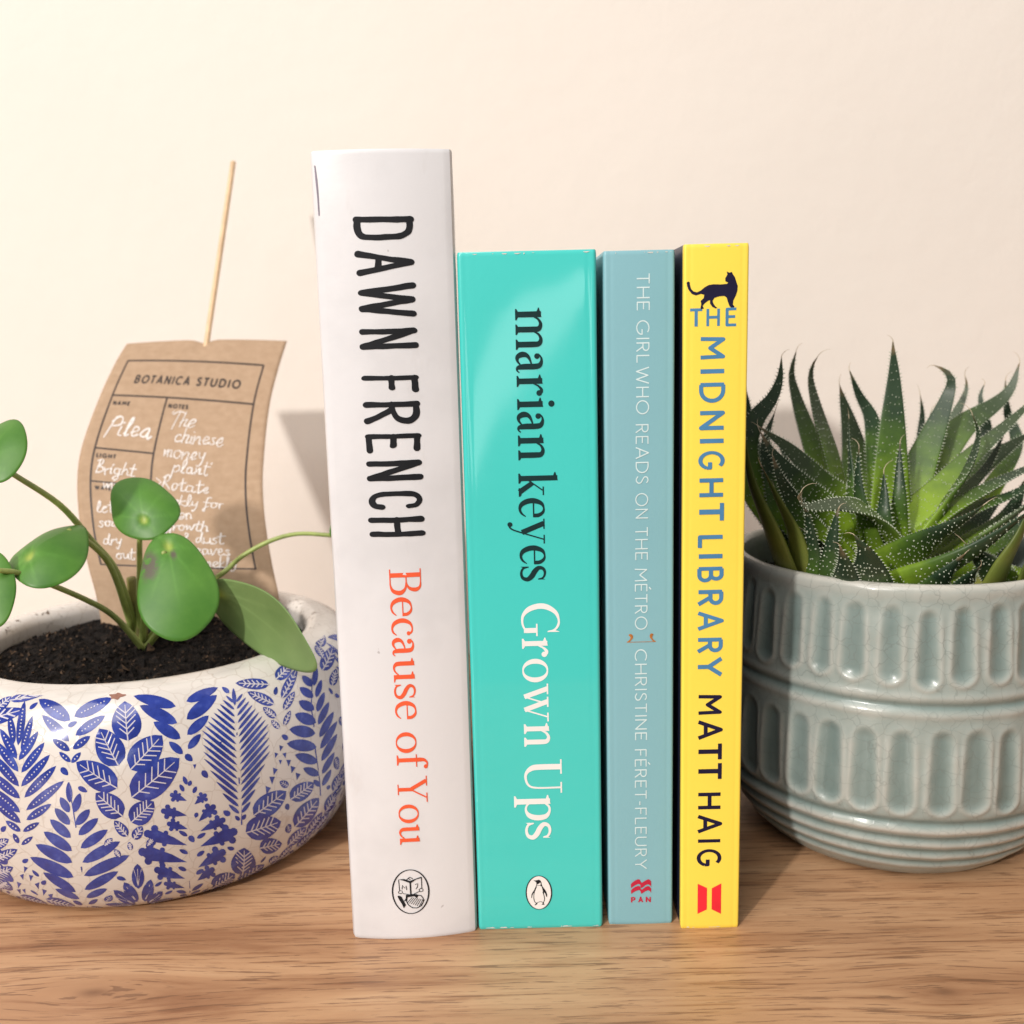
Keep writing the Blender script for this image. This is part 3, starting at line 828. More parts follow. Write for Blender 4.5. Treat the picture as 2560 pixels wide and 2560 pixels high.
# --- yellow paperback
yb, yy_ = book("paperback_book", "thin yellow paperback with blue title capitals and a black cat silhouette", 47.1, 64.3, 278.0, 128, 197.5, .2, .6, .45, M['yellow'], M['navy'], .3)
MIDNIGHT = [('M', 173.29, 167.35, 51.63, 57.99), ('I', 164.72, 163.55, 51.62, 58.01), ('D', 161.08, 155.7, 51.62, 58.02), ('N', 153.51, 148.32, 51.61, 58.04), ('I', 145.92, 144.72, 51.6, 58.05), ('G', 142.56, 137.48, 51.59, 58.06), ('H', 135.05, 129.87, 51.58, 58.07), ('T', 128.15, 123.23, 51.58, 58.09), ('L', 119.21, 115.61, 51.57, 58.11), ('I', 113.8, 112.55, 51.56, 58.12), ('B', 110.17, 105.77, 51.55, 58.13), ('R', 103.56, 98.94, 51.55, 58.14), ('A', 97.41, 91.79, 51.54, 58.15), ('R', 89.67, 85.16, 51.53, 58.17), ('Y', 84.06, 78.22, 51.52, 58.18)]
HAIG = [('M', 72.84, 66.89, 51.83, 58.24), ('A', 65.24, 59.32, 51.86, 58.28), ('T', 58.09, 53.27, 51.88, 58.32), ('T', 52.12, 47.23, 51.91, 58.36), ('H', 43.11, 37.94, 51.94, 58.41), ('A', 36.27, 30.47, 51.96, 58.45), ('I', 28.56, 27.51, 51.98, 58.48), ('G', 25.45, 20.03, 52.0, 58.51)]
def bold(ch): return sans(ch, .175)
d1 = spine_text("title_lettering", None, MIDNIGHT, bold, M['ink_mid'], yy_)
d2 = spine_text("author_lettering", None, HAIG, bold, M['ink_navy'], yy_)
tp = []
for ch, x0_, x1_ in (('T', 48.75, 52.0), ('H', 53.1, 56.7), ('E', 58.2, 61.1)):
    g, ga, gb = sans(ch, .165)
    tp += [[(x0_ + (q[0]-ga)/(gb-ga)*(x1_-x0_), 176.1 + .02*(q[0]) + q[1] * 4.55) for q in p] for p in g]
d3 = flat_art("title_lettering", None, tp, M['ink_mid'], yy_, .08)
CAT = [(1085,525),(1100,512),(1115,520),(1118,550),(1130,590),(1155,618),(1190,628),(1230,610),(1265,580),(1310,555),(1360,548),(1430,552),(1495,548),(1510,535),(1480,520),(1478,490),(1492,465),(1500,450),(1492,418),(1520,432),(1545,424),(1555,445),(1578,480),(1590,520),(1608,570),(1605,620),(1590,670),(1565,720),(1560,765),(1578,785),(1570,795),(1540,795),(1525,780),(1510,740),(1495,690),(1470,672),(1420,675),(1370,690),(1350,720),(1360,750),(1380,780),(1400,795),(1385,802),(1350,785),(1325,750),(1325,715),(1310,715),(1270,745),(1250,770),(1262,800),(1230,808),(1228,790),(1235,750),(1228,720),(1260,690),(1265,655),(1230,645),(1180,660),(1140,645),(1105,600),(1090,560)]
d4 = flat_art("cat_silhouette", None, [fit(CAT, (1085, 418, 1608, 808), (47.8, 190.27, 61.35, 180.56))], M['ink_navy'], yy_, .13)
RB = ((148, 1567, 310, 1777), (52.0, 14.53, 58.94, 4.75))
d5 = flat_art("publisher_emblem", None, [fit(p, *RB) for p in ([(148,1567),(212,1597),(212,1745),(148,1775)], [(310,1568),(245,1600),(245,1745),(310,1778)])], M['ink_red'], yy_)
adopt(yb, [d1, d2, d3, d4, d5, worn_edge(47.1, 64.3, 197.0, yy_, 5, 6), worn_edge(47.1, 64.3, .45, yy_, 5, 9)])
d5["label"] = "red emblem of two facing slanted panels"

# ------------------------------------------------------------------ tube helper
def tube(pts, radii, nseg=8, sub=6):
    P = catmull(pts, sub)
    if isinstance(radii, (int, float)): radii = [radii] * len(pts)
    rr = catmull([(r, 0, 0) for r in radii], sub)
    V, Fc = [], []
    up = Vector((0.3, 0.9, 0.2))
    prev = None
    for i, p in enumerate(P):
        d = (P[min(i+1, len(P)-1)] - P[max(i-1, 0)]).normalized()
        s = d.cross(up) if prev is None else prev - d * prev.dot(d)
        if s.length < 1e-6: s = d.orthogonal()
        s.normalize(); prev = s
        b = d.cross(s)
        for k in range(nseg):
            a = 2*PI*k/nseg
            V.append(p + (s * math.cos(a) + b * math.sin(a)) * max(rr[i].x, 0.02))
    m = len(P)
    for i in range(m - 1):
        for k in range(nseg):
            Fc.append((i*nseg+k, i*nseg+(k+1) % nseg, (i+1)*nseg+(k+1) % nseg, (i+1)*nseg+k))
    Fc.append(tuple(range(nseg - 1, -1, -1))); Fc.append(tuple((m-1)*nseg + k for k in range(nseg)))
    return V, Fc
def tube_obj(name, pts, radii, mat, parent, origin, nseg=8, sub=6):
    V, Fc = tube(pts, radii, nseg, sub)
    return mesh_obj(name, [((v.x-origin[0])*MM, (v.y-origin[1])*MM, (v.z-origin[2])*MM) for v in V], Fc, mat, parent)

# ------------------------------------------------------------------ patterned bowl
BC = (-132.0, 357.0, 0.0)
R_, ro_, zb_, h_, rb_ = 77.0, 62.0, 47.0, 73.0, 57.0
hi = [(R_-(R_-ro_)*(1-math.cos(k/30*PI/2)), zb_+(h_-zb_)*math.sin(k/30*PI/2)) for k in range(30, -1, -1)]
lo = [(rb_+(R_-rb_)*math.sin(k/40*PI/2), zb_*(1-math.cos(k/40*PI/2))) for k in range(39, -1, -1)]
OUT = hi + lo
ARC = [0.0]
for (r1, z1), (r2, z2) in zip(OUT, OUT[1:]): ARC.append(ARC[-1] + math.hypot(r2-r1, z2-z1))
def bowl_pt(a, p, lift):
    th = a / 77.0
    p = max(0.0, min(ARC[-1] - 0.01, p))
    i = 0
    while ARC[i+1] < p: i += 1
    f = (p - ARC[i]) / (ARC[i+1] - ARC[i])
    r = OUT[i][0] + (OUT[i+1][0]-OUT[i][0])*f; z = OUT[i][1] + (OUT[i+1][1]-OUT[i][1])*f
    j0, j1 = max(0, i-1), min(len(OUT)-1, i+2)
    dr, dz = OUT[j1][0]-OUT[j0][0], OUT[j1][1]-OUT[j0][1]
    L = math.hypot(dr, dz)
    nr, nz = -dz / L, dr / L
    w = bowl_wob(th, z)
    r += nr * lift + w; z += nz * lift
    return (r * math.sin(th) * MM, -r * math.cos(th) * MM, z * MM)
def bowl_wob(th, z):
    return 0.5 * noise.noise((math.sin(th) * 1.3, math.cos(th) * 1.3, z * .02))

bowl = empty("ceramic_bowl", (BC[0]*MM, BC[1]*MM, 0))
tag(bowl, "round white ceramic bowl painted with cobalt blue leaves, holding soil", "bowl")
def bowl_body():
    lip = [(60.2, 73.4), (58.4, 73.3), (56.6, 72.5), (55.4, 71.2), (55.0, 69.5), (55.4, 66.0), (56.5, 60.0), (57, 50), (54, 30), (44, 12), (20, 6), (0.01, 5.5)]
    prof = lip[::-1] + OUT + [(54.0, 0.4), (50, 1.6), (30, 1.8), (0.01, 1.8)]
    n = 160
    V, Fc, st = [], [], []
    for r, z in prof:
        for k in range(n):
            th = 2*PI*k/n
            rw = r + (bowl_wob(th, z) if r > 30 else 0)
            dent = 0.0
            V.append((rw*math.sin(th)*MM, -rw*math.cos(th)*MM, (z+dent)*MM))
            st.append(max(0.0, min(1.0, 1.0 - abs(r-57.5)/4.0)) * (1.6 if math.cos(th) < 0.35 else 0.25) if z > 66 else 0.0)
    m = len(prof)
    for i in range(m-1):
        for k in range(n):
            Fc.append((i*n+k, (i+1)*n+k, (i+1)*n+(k+1) % n, i*n+(k+1) % n))
    mesh_obj("bowl_body", V, Fc, M['bowl'], bowl, attr={"soil_stain": st})
bowl_body()

ink, vein = [], []          # polygons in (a, -p) mm
def leafpoly(x, y, ang, L, W, point=1.0, n=9):
    """leaf outline from its base (x, y) along ang (radians, 0 = +a)"""
    ca, sa = math.cos(ang), math.sin(ang)
    up, dn = [], []
    for k in range(n + 1):
        t = k / n
        w = W / 2 * (math.sin(PI * t ** 0.85) ** 0.8 if 0 < t < 1 else 0.0)
        if point != 1.0: w = W / 2 * (math.sin(PI * t ** point) ** 0.65 if 0 < t < 1 else 0)
        px, py = t * L, w
        up.append((x + px*ca - py*sa, y + px*sa + py*ca)); dn.append((x + px*ca + py*sa, y + px*sa - py*ca))
    return up + dn[-2:0:-1]
def veined(x, p, L, W, ang, n=4, wv=.26, point=.8):
    y = -p; ca, sa = math.cos(ang), math.sin(ang)
    bx, by = x - ca * L / 2, y - sa * L / 2
    ink.append(leafpoly(bx, by, ang, L, W, point, 12))
    vein.extend(cv([(bx, by), (bx + ca*L*.9, by + sa*L*.9)], [wv*1.1, wv*.6], 3, smooth=False))
    for k in range(n):
        t = .16 + .66 * k / n
        l = W * .46 * math.sin(PI * (t * .8 + .14))
        for s in (1, -1):
            q = (bx + ca*L*t, by + sa*L*t); aa = ang + s * .85
            vein.extend(cv([q, (q[0] + math.cos(aa)*l, q[1] + math.sin(aa)*l)], [wv, wv*.8], 2, smooth=False))
# the decoration is drawn flat on a sheet (thousandths wide, y down) and then wrapped onto the bowl: sheet -> (arc mm round the bowl, arc mm down its side)
SH_T = [(i, j) for i in range(6) for j in range(6 - i)]
SH_A = [-66.336, 161.218, -185.88, 64.65, 19.65, -15.002, 172.988, -357.796, 434.18, -232.951, 54.193, -117.08, 194.725, -152.803, 29.23, 99.936, -73.505, 32.411, -51.387, 11.48, 11.357]
SH_P = [-41.905, 209.624, -345.487, 363.127, -184.862, 38.826, 19.42, -109.013, 187.616, -138.024, 32.436, -24.371, 64.119, -45.618, 19.144, 37.929, -44.251, 9.129, -19.964, 11.22, 3.925]
def wrap(q):
    x, y = q[0] / 1000.0, q[1] / 1000.0
    a = sum(c * x**i * y**j for c, (i, j) in zip(SH_A, SH_T)); p = sum(c * x**i * y**j for c, (i, j) in zip(SH_P, SH_T))
    return (a, -max(3.6, min(86.0, p)))
S_ink, S_vein = [], []
def lf(base, tip, w, kind='plain', point=.9):
    """one leaf between two sheet points; kind: plain, dots, ribs"""
    dx, dy = tip[0]-base[0], tip[1]-base[1]; L = math.hypot(dx, dy); g = math.atan2(dy, dx)
    if kind != 'ribs': w *= .88
    S_ink.append(leafpoly(base[0], base[1], g, L, w, point, 10))
    ca, sa = dx/L, dy/L
    if kind == 'dots':
        n = int(L / 24)
        for k in range(1, n): S_vein.append(circle(base[0] + ca*L*(.12 + .76*k/n), base[1] + sa*L*(.12 + .76*k/n), 4.2, 6))
    if kind == 'ribs':
        S_vein.extend(cv([base, (base[0] + dx*.9, base[1] + dy*.9)], [7, 4], 3, smooth=False))
        n = 5 if L > 140 else (4 if L > 90 else 3)
        for k in range(n):
            t = .16 + .66*k/n; l = w * .44 * math.sin(PI*(t*.8 + .14))
            for s in (1, -1):
                q = (base[0] + dx*t, base[1] + dy*t); aa = g + s*.85
                S_vein.extend(cv([q, (q[0] + math.cos(aa)*l, q[1] + math.sin(aa)*l)], [6.5, 5.5], 2, smooth=False))
def lobed(tip, base, w):
    dx, dy = tip[0]-base[0], tip[1]-base[1]; L = math.hypot(dx, dy); ca, sa = dx/L, dy/L
    def at(t, o): return (base[0] + dx*t - sa*o*w, base[1] + dy*t + ca*o*w)
    S_ink.append([base, at(.35, .2), at(.8, .34), at(1.0, .1), at(1.0, -.1), at(.8, -.34), at(.35, -.2)])
    for t, o, r in ((.96, 0, .21), (.84, .36, .19), (.80, -.36, .19), (.56, .30, .13), (.52, -.28, .13)):
        c = at(t, o); S_ink.append(circle(c[0], c[1], r*w, 10))
def tri(x, y, s, g=0.0):
    S_ink.append([(x + s*math.cos(g + a), y + s*math.sin(g + a)*1.25) for a in (PI/2, PI/2 + 2.3, PI/2 - 2.3)])
def stem(a, b, w): S_ink.extend(cv([a, ((a[0]*2+b[0])/3 , (a[1]*2+b[1])/3), ((a[0]+b[0]*2)/3, (a[1]+b[1]*2)/3), b], [w, w, w*.8, w*.5], 3, smooth=False))
# long dotted feather at the left
for b, t, w in (((92,650),(130,410),48), ((70,640),(52,482),44), ((110,682),(172,492),44), ((97,730),(202,575),50), ((112,797),(236,635),54), ((112,872),(266,702),58), ((130,932),(302,762),60), ((140,1000),(346,842),60), ((142,1052),(276,967),50), ((125,1112),(211,1066),36), ((118,1182),(177,1140),30),
                ((85,722),(2,560),52), ((95,792),(-30,622),56), ((100,872),(-50,692),58), ((106,937),(-60,792),60), ((108,1012),(-60,872),58), ((112,1067),(-40,942),54), ((112,1112),(34,1055),38), ((104,1174),(74,1122),30)):
    lf(b, t, w, 'dots')
# leafy spray below it
stem((468,1545), (374,850), 8)
for b, t, w in (((376,960),(370,848),40), ((372,1012),(324,930),50), ((374,1078),(294,990),56), ((378,1148),(268,1050),60), ((384,1218),(234,1115),66), ((386,1280),(192,1182),72), ((396,1358),(164,1248),72), ((410,1438),(234,1330),56), ((430,1478),(300,1420),42), ((444,1522),(395,1490),30),
                ((398,1012),(432,908),50), ((408,1080),(482,994),54), ((420,1134),(526,1042),56), ((430,1204),(576,1104),62), ((440,1280),(642,1168),68), ((450,1350),(692,1243),68), ((456,1424),(632,1328),58), ((466,1468),(576,1420),44), ((478,1513),(528,1480),30)):
    lf(b, t, w)
# short feather cut by the rim
for b, t, w in (((378,520),(202,400),92), ((372,632),(224,488),68), ((376,682),(280,618),48), ((382,742),(318,688),34), ((400,500),(602,398),86), ((408,600),(568,496),64), ((394,672),(488,604),48), ((386,746),(437,690),34)):
    lf(b, t, w, 'dots')
# round ribbed leaves
for b, t, w in (((690,628),(672,418),158), ((640,758),(538,565),152), ((702,778),(868,598),152), ((632,878),(412,742),142), ((706,928),(958,716),176), ((658,1030),(516,906),126), ((702,1064),(824,948),122), ((682,1140),(612,1054),58), ((714,1156),(762,1084),56)):
    lf(b, t, w, 'ribs', .78)
# plain V spray
for b, t, w in (((942,446),(718,388),72), ((948,534),(752,442),76), ((964,614),(824,528),70), ((976,694),(904,630),46), ((998,420),(1168,342),62), ((998,514),(1162,384),78), ((1000,594),(1116,494),60), ((1004,668),(1072,590),46)):
    lf(b, t, w)
# palm frond
stem((1302,1078), (1252,348), 7)
for k in range(18):
    ya = 425 + k*37; xr = 1255 + (ya - 350)*.062
    l = 62 + 24*k if k < 8 else (250 if k < 13 else 250 - 42*(k - 12))
    lf((xr - 7, ya), (xr - l*.80, ya - l*.60), 17.5 + min(k, 8)*.8, point=.8)
    lf((xr + 7, ya - 4), (xr + l*.66, ya - 4 - l*.72), 17.5 + min(k, 8)*.8, point=.8)
lf((1258,440), (1250,346), 26)
# lobed herb
for t, b, w in (((752,1222),(1004,1278),112), ((782,1122),(1006,1188),104), ((836,1318),(992,1366),86), ((872,1000),(1004,1026),74), ((904,1070),(1010,1100),66), ((918,912),(1002,946),60), ((884,1392),(990,1418),54),
                ((1266,1112),(1078,1194),104), ((1202,1222),(1064,1306),92), ((1206,1050),(1078,1112),74), ((1150,978),(1068,1060),76), ((1102,916),(1044,966),58), ((1142,1316),(1058,1378),70)):
    lobed(t, b, w)
for b, t in (((1000,858),(980,812)), ((1010,865),(1022,836)), ((985,895),(962,856)), ((1036,905),(1052,868)), ((1008,1138),(960,1110)), ((1010,1232),(962,1212)), ((1000,1322),(955,1305)), ((1060,1150),(1108,1122)), ((1058,1246),(1100,1218)), ((1052,1342),(1092,1316)), ((1060,1010),(1050,1038)), ((1030,1440),(1090,1395)), ((1026,1470),(1078,1440)), ((1000,1450),(945,1436)), ((1008,1476),(965,1468))):
    lf(b, t, 26)
stem((1022,1482), (1016,1380), 5)
# right spray: plump on one side, slim on the other
stem((1716,922), (1648,208), 7)
for b, t, w in (((1676,332),(1618,276),44), ((1682,392),(1608,338),50), ((1688,460),(1606,412),60), ((1698,530),(1586,484),72), ((1694,588),(1556,566),74), ((1700,662),(1542,644),74), ((1704,744),(1586,704),62), ((1710,812),(1628,776),50), ((1714,872),(1680,838),32),
                ((1684,330),(1692,226),36), ((1698,392),(1722,296),36), ((1704,470),(1740,362),40), ((1710,540),(1766,416),42), ((1716,610),(1792,468),46), ((1720,672),(1812,520),44), ((1724,738),(1812,590),44), ((1726,806),(1796,690),38), ((1726,870),(1776,782),34)):
    lf(b, t, w)
# small ribbed leaves under the rim
for b, t, w in (((1444,325),(1262,318),62), ((1474,432),(1326,366),58), ((1484,504),(1412,448),44), ((1502,562),(1458,518),32), ((1480,296),(1566,208),70), ((1514,400),(1592,236),52), ((1526,462),(1582,360),42), ((1528,546),(1562,464),32),
                ((1365,1028),(1538,898),112), ((1322,1120),(1508,1058),128), ((1578,1088),(1708,932),98), ((1558,942),(1682,852),88), ((1392,1202),(1512,1178),88), ((1302,1358),(1312,1200),134), ((1140,1434),(1262,1346),112), ((1544,1194),(1642,1088),62), ((1448,1294),(1498,1252),46), ((1508,1272),(1572,1190),40),
                ((1280,1412),(1424,1298),84), ((1100,1492),(1212,1462),64), ((1648,1132),(1732,1008),48), ((1602,1208),(1684,1118),44), ((1724,250),(1790,130),74), ((1716,130),(1750,40),60), ((1780,330),(1800,240),48), ((1752,1010),(1810,900),70), ((1790,900),(1838,800),60), ((1700,1110),(1780,1010),44),
                ((-20,470),(58,388),50), ((-30,1196),(52,1152),52), ((-30,1270),(98,1206),60), ((-30,1350),(76,1300),56), ((-20,1430),(44,1384),44), ((96,1470),(250,1530),56), ((244,1486),(404,1532),60), ((560,1190),(600,1150),34), ((790,1190),(820,1150),36), ((700,1215),(690,1170),30), ((640,1250),(610,1210),32)):
    lf(b, t, w, 'ribs', .8)
for x, y, s_ in ((1510,668,15), (1484,706,14), (1532,706,14), (1478,792,18), (1552,746,17), (1464,838,20), (1572,782,18), (1440,892,20), (1598,818,18), (1508,742,12), (140,1312,15), (124,1352,15), (170,1358,16), (206,1402,18), (240,1440,18), (276,1466,18), (102,1400,18), (130,1436,14), (100,1440,16), (1180,640,10), (1040,760,12), (890,740,10)):
    tri(x, y, s_, .3*math.sin(x))
# lotus on the underside
for b, t, w in (((742,1420),(734,1288),76), ((738,1500),(664,1386),70), ((778,1500),(808,1370),70), ((728,1520),(610,1428),62), ((792,1518),(872,1436),62), ((738,1540),(566,1514),46), ((792,1540),(934,1488),46)):
    lf(b, t, w)
    for d in (-.16, 0, .16):
        S_vein.extend(cv([(b[0] + (t[0]-b[0])*.15, b[1] + (t[1]-b[1])*.15), (b[0] + (t[0]-b[0])*.8 - (t[1]-b[1])*d, b[1] + (t[1]-b[1])*.8 + (t[0]-b[0])*d)], [5, 3], 2, smooth=False))
W_ink = [[wrap(q) for q in p] for p in S_ink]; W_vein = [[wrap(q) for q in p] for p in S_vein]
for kset in range(4):
    o = 121.0 * (kset - 1)
    ink += [[(x + o, y) for x, y in p] for p in W_ink]
    vein += [[(x + o, y) for x, y in p] for p in W_vein]
# loose single leaves packed into the gaps that the sprays leave
import numpy as np
G, A0, P0 = .4, -200.0, 0.0
occ = np.zeros((int(560 / G), int(90 / G)), bool)
def cells(p):
    q = np.array(p); x, y = (q[:, 0] - A0) / G, (-q[:, 1] - P0) / G
    i0, i1 = max(0, int(x.min())), min(occ.shape[0] - 1, int(x.max()) + 1); j0, j1 = max(0, int(y.min())), min(occ.shape[1] - 1, int(y.max()) + 1)
    if i1 <= i0 or j1 <= j0: return None
    X, Y = np.meshgrid(np.arange(i0, i1 + 1), np.arange(j0, j1 + 1), indexing='ij')
    ins = np.zeros(X.shape, bool)
    for k in range(len(x)):
        xa, ya, xb, yb = x[k-1], y[k-1], x[k], y[k]
        if ya == yb: continue
        ins ^= ((ya > Y) != (yb > Y)) & (X < (xb - xa) * (Y - ya) / (yb - ya) + xa)
    return i0, j0, ins
def mark(p):
    c = cells(p)
    if c: occ[c[0]:c[0]+c[2].shape[0], c[1]:c[1]+c[2].shape[1]] |= c[2]
for p in ink: mark(p)
rf = random.Random(99)
for L, tries in ((6.4, 1500), (4.6, 2200), (3.0, 3000)):
    for _ in range(tries):
        a, p, g = rf.uniform(-148, 340), rf.uniform(6.5, 85), rf.choice((1, -1)) * rf.uniform(.5, 1.15) + PI/2 * rf.choice((0, 1))
        W = L * rf.uniform(.46, .62)
        m = .8
        big = leafpoly(a - math.cos(g)*(L/2 + m), -p - math.sin(g)*(L/2 + m), g, L + 2*m, W + 2*m, .8)
        if min(q[1] for q in big) < -85 or max(q[1] for q in big) > -5: continue
        c = cells(big)
        if c is None or (occ[c[0]:c[0]+c[2].shape[0], c[1]:c[1]+c[2].shape[1]] & c[2]).any(): continue
        if L > 4: veined(a, p, L, W, g, 4 if L > 6 else 3, .22)
        else: ink.append(leafpoly(a - math.cos(g)*L/2, -p - math.sin(g)*L/2, g, L, W, .8))
        mark(ink[-1])

def bowl_sheet(name, polys, mat, lift):
    V, Fc = [], []
    # merge in slices so the triangulation stays fast
    cells = {}
    for p in polys:
        cxm = sum(q[0] for q in p) / len(p)
        cells.setdefault(int((cxm + 300) // 11), []).append(p)
    for c, ps in cells.items():
        ps2 = []
        for p in ps:
            p = [(x, min(-3.6, y)) for x, y in p]
            if max(q[1] for q in p) - min(q[1] for q in p) > .05: ps2.append(p)
        if not ps2: continue
        x0 = min(q[0] for p in ps2 for q in p); x1 = max(q[0] for p in ps2 for q in p)
        ex = [(x0 + i*2.1 + .013, -3.7 - j*2.1) for i in range(int((x1-x0)/2.1) + 1) for j in range(41)]
        ov, of = union2d(ps2, ex)
        k = len(V)
        V += [bowl_pt(v.x, -v.y, lift + .004 * (c % 5)) for v in ov]
        Fc += [tuple(i + k for i in f) for f in of]
    return mesh_obj(name, V, Fc, mat, bowl)
bowl_sheet("leaf_pattern", ink, M['ink_blue'], 0.05)
bowl_sheet("leaf_veins", vein, M['cream_line'], 0.11)
ov, of = union2d([[(14.8 + 2.5*math.cos(a) * (1 + .35*math.sin(3*a + 1)), -4.9 + 1.2*math.sin(a) * (1 + .3*math.cos(5*a))) for a in [2*PI*k/18 for k in range(18)]]])
mesh_obj("rim_chip", [bowl_pt(v.x, -v.y, .08) for v in ov], of, M['chip'], bowl)

# ------------------------------------------------------------------ soil
def soil(name, label, centre, radius, z, mound, nchunk, seed):
    rnd = random.Random(seed)
    V, Fc = [], []
    nr, na = 34, 110
    def hgt(x, y):
        r = math.hypot(x, y) / radius
        return z + mound * (1 - r*r) + 1.5 * noise.noise((x*.09, y*.09, seed)) + 1.1 * noise.noise((x*.33, y*.33, seed+4)) + .7 * noise.noise((x*.9, y*.9, seed+9))
    for i in range(nr + 1):
        r = radius * (i / nr) ** .9 + .01
        for k in range(na):
            a = 2*PI*k/na
            x, y = r*math.cos(a), r*math.sin(a)
            V.append((x, y, hgt(x, y)))
    for i in range(nr):
        for k in range(na):
            Fc.append((i*na+k, (i+1)*na+k, (i+1)*na+(k+1) % na, i*na+(k+1) % na))
    for _ in range(nchunk):                      # crumbs
        a = rnd.uniform(0, 2*PI); r = radius * .985 * math.sqrt(rnd.random())
        x, y = r*math.cos(a), r*math.sin(a); s = rnd.uniform(.2, .9) * (2.4 if rnd.random() < .05 else 1)
        if math.hypot(x, y) + s > radius: continue
        c = Vector((x, y, hgt(x, y) + s*.25)); k = len(V)
        for d in ((1,0,0),(-1,0,0),(0,1,0),(0,-1,0),(0,0,1),(0,0,-1)):
            j = Vector((rnd.uniform(-.4,.4), rnd.uniform(-.4,.4), rnd.uniform(-.4,.4)))
            V.append(tuple(c + (Vector(d) + j) * s))
        Fc += [(k,k+2,k+4),(k+2,k+1,k+4),(k+1,k+3,k+4),(k+3,k,k+4),(k+2,k,k+5),(k+1,k+2,k+5),(k+3,k+1,k+5),(k,k+3,k+5)]
    for _ in range(nchunk // 9):                # root threads
        a = rnd.uniform(0, 2*PI); r = radius * .9 * math.sqrt(rnd.random())
        x, y = r*math.cos(a), r*math.sin(a); g = rnd.uniform(0, 2*PI); pts = []
        for q in range(5):
            if math.hypot(x, y) > radius - 1.5: break
            pts.append((x, y, hgt(x, y) + .35)); g += rnd.uniform(-.6, .6)
            x += math.cos(g)*1.8; y += math.sin(g)*1.8
        if len(pts) < 3: continue
        tv, tf = tube(pts, rnd.uniform(.09, .2), 4, 2); k = len(V)
        V += [tuple(v) for v in tv]; Fc += [tuple(i + k for i in f) for f in tf]
    idx = [1 if (len(f) == 3 and (f[0] // 6) % 11 == 0) else 0 for f in Fc]
    o = mesh_obj(name, [(v[0]*MM, v[1]*MM, v[2]*MM) for v in V], Fc, [M['soil'], M['bark']], smooth=False, idx=idx)
    o.location = (centre[0]*MM, centre[1]*MM, 0)
    tag(o, label, "soil", kind="stuff")
    return o
soil("potting_soil", "dark crumbly potting soil filling the blue leaf bowl", BC, 54.6, 65.5, 3.0, 2600, 11)

# ------------------------------------------------------------------ leafy money plant in the bowl
PETIOLES = {
  "left_top": [(-137.0, 358.0, 70.3), (-139.3, 350.0, 96.1), (-143.3, 342.0, 109.2), (-146.6, 328.0, 124.2), (-154.3, 312.0, 137.8), (-157.8, 310.0, 142.9)],
  "left_low": [(-131.1, 350.0, 66.9), (-137.6, 342.0, 82.1), (-142.6, 330.0, 92.1), (-150.7, 308.0, 105.8), (-155.5, 301.0, 109.0)],
  "l2": [(-137.4, 356.0, 73.7), (-138.5, 345.0, 98.6), (-140.5, 334.0, 110.0), (-142.3, 323.0, 116.5)],
  "l3": [(-136.2, 358.0, 68.9), (-131.6, 352.0, 95.4), (-128.3, 346.0, 108.8), (-124.6, 340.5, 115.5)],
  "l4": [(-134.5, 356.0, 68.1), (-128.0, 348.0, 93.7), (-119.5, 336.0, 104.3), (-113.0, 325.0, 108.0)],
  "l5": [(-132.6, 354.0, 67.2), (-117.5, 346.0, 83.2), (-104.9, 338.0, 90.3), (-94.0, 331.0, 91.5)],
  "right": [(-134.6, 358.0, 67.5), (-118.5, 360.0, 84.9), (-105.5, 360.0, 92.2), (-97.3, 360.0, 98.8), (-87.2, 361.0, 103.9), (-77.2, 362.0, 106.1), (-64.5, 362.0, 105.2)],
}
LEAVES = {
  "l1": [(-156.4, 310.0, 145.8), (-152.8, 316.0, 153.7), (-147.7, 304.0, 142.3)],
  "l2": [(-146.4, 316.0, 114.9), (-154.4, 306.0, 110.2), (-137.4, 304.0, 110.2)],
  "l3": [(-123.9, 338.0, 122.2), (-127.3, 346.0, 131.6), (-112.3, 338.0, 121.9)],
  "l4": [(-108.0, 318.0, 100.2), (-102.4, 307.0, 85.2), (-96.6, 321.6, 101.9)],
  "l5": [(-81.4, 322.0, 85.3), (-64.2, 312.0, 74.9), (-87.9, 328.0, 75.9)],
  "l6": [(-158.4, 300.0, 103.9), (-156.6, 294.0, 93.4), (-150.3, 300.0, 103.7)],
  "l7": [(-63.0, 368.0, 108.5), (-63.6, 373.0, 111.8), (-62.6, 356.0, 109.2)],
}
pil = empty("money_plant", (-135*MM, 357*MM, 66*MM))
tag(pil, "leafy green plant with round glossy leaves on thin stalks in the bowl", "plant")
PO = (-135.0, 357.0, 66.0)
for k, pts in PETIOLES.items():
    r = {"left_top": [2.3, 1.9, 1.5, 1.2, 1.0, .9], "right": [1.3, 1.2, 1.1, 1.0, .95, .9, .9]}.get(k, [1.5, 1.25, 1.1, 1.0, .95][:len(pts)])
    tube_obj("leaf_stalk", pts, [q * .85 for q in (r + [.9]*9)[:len(pts)]], M['petiole'], pil, PO, 10)
tube_obj("stem", [(-136.1, 358, 60), (-135.7, 358.2, 74), (-136.6, 358.4, 84), (-137.1, 358, 92.5)], [3.0, 2.7, 2.3, 1.6], M['stalk_base'], pil, PO, 10)
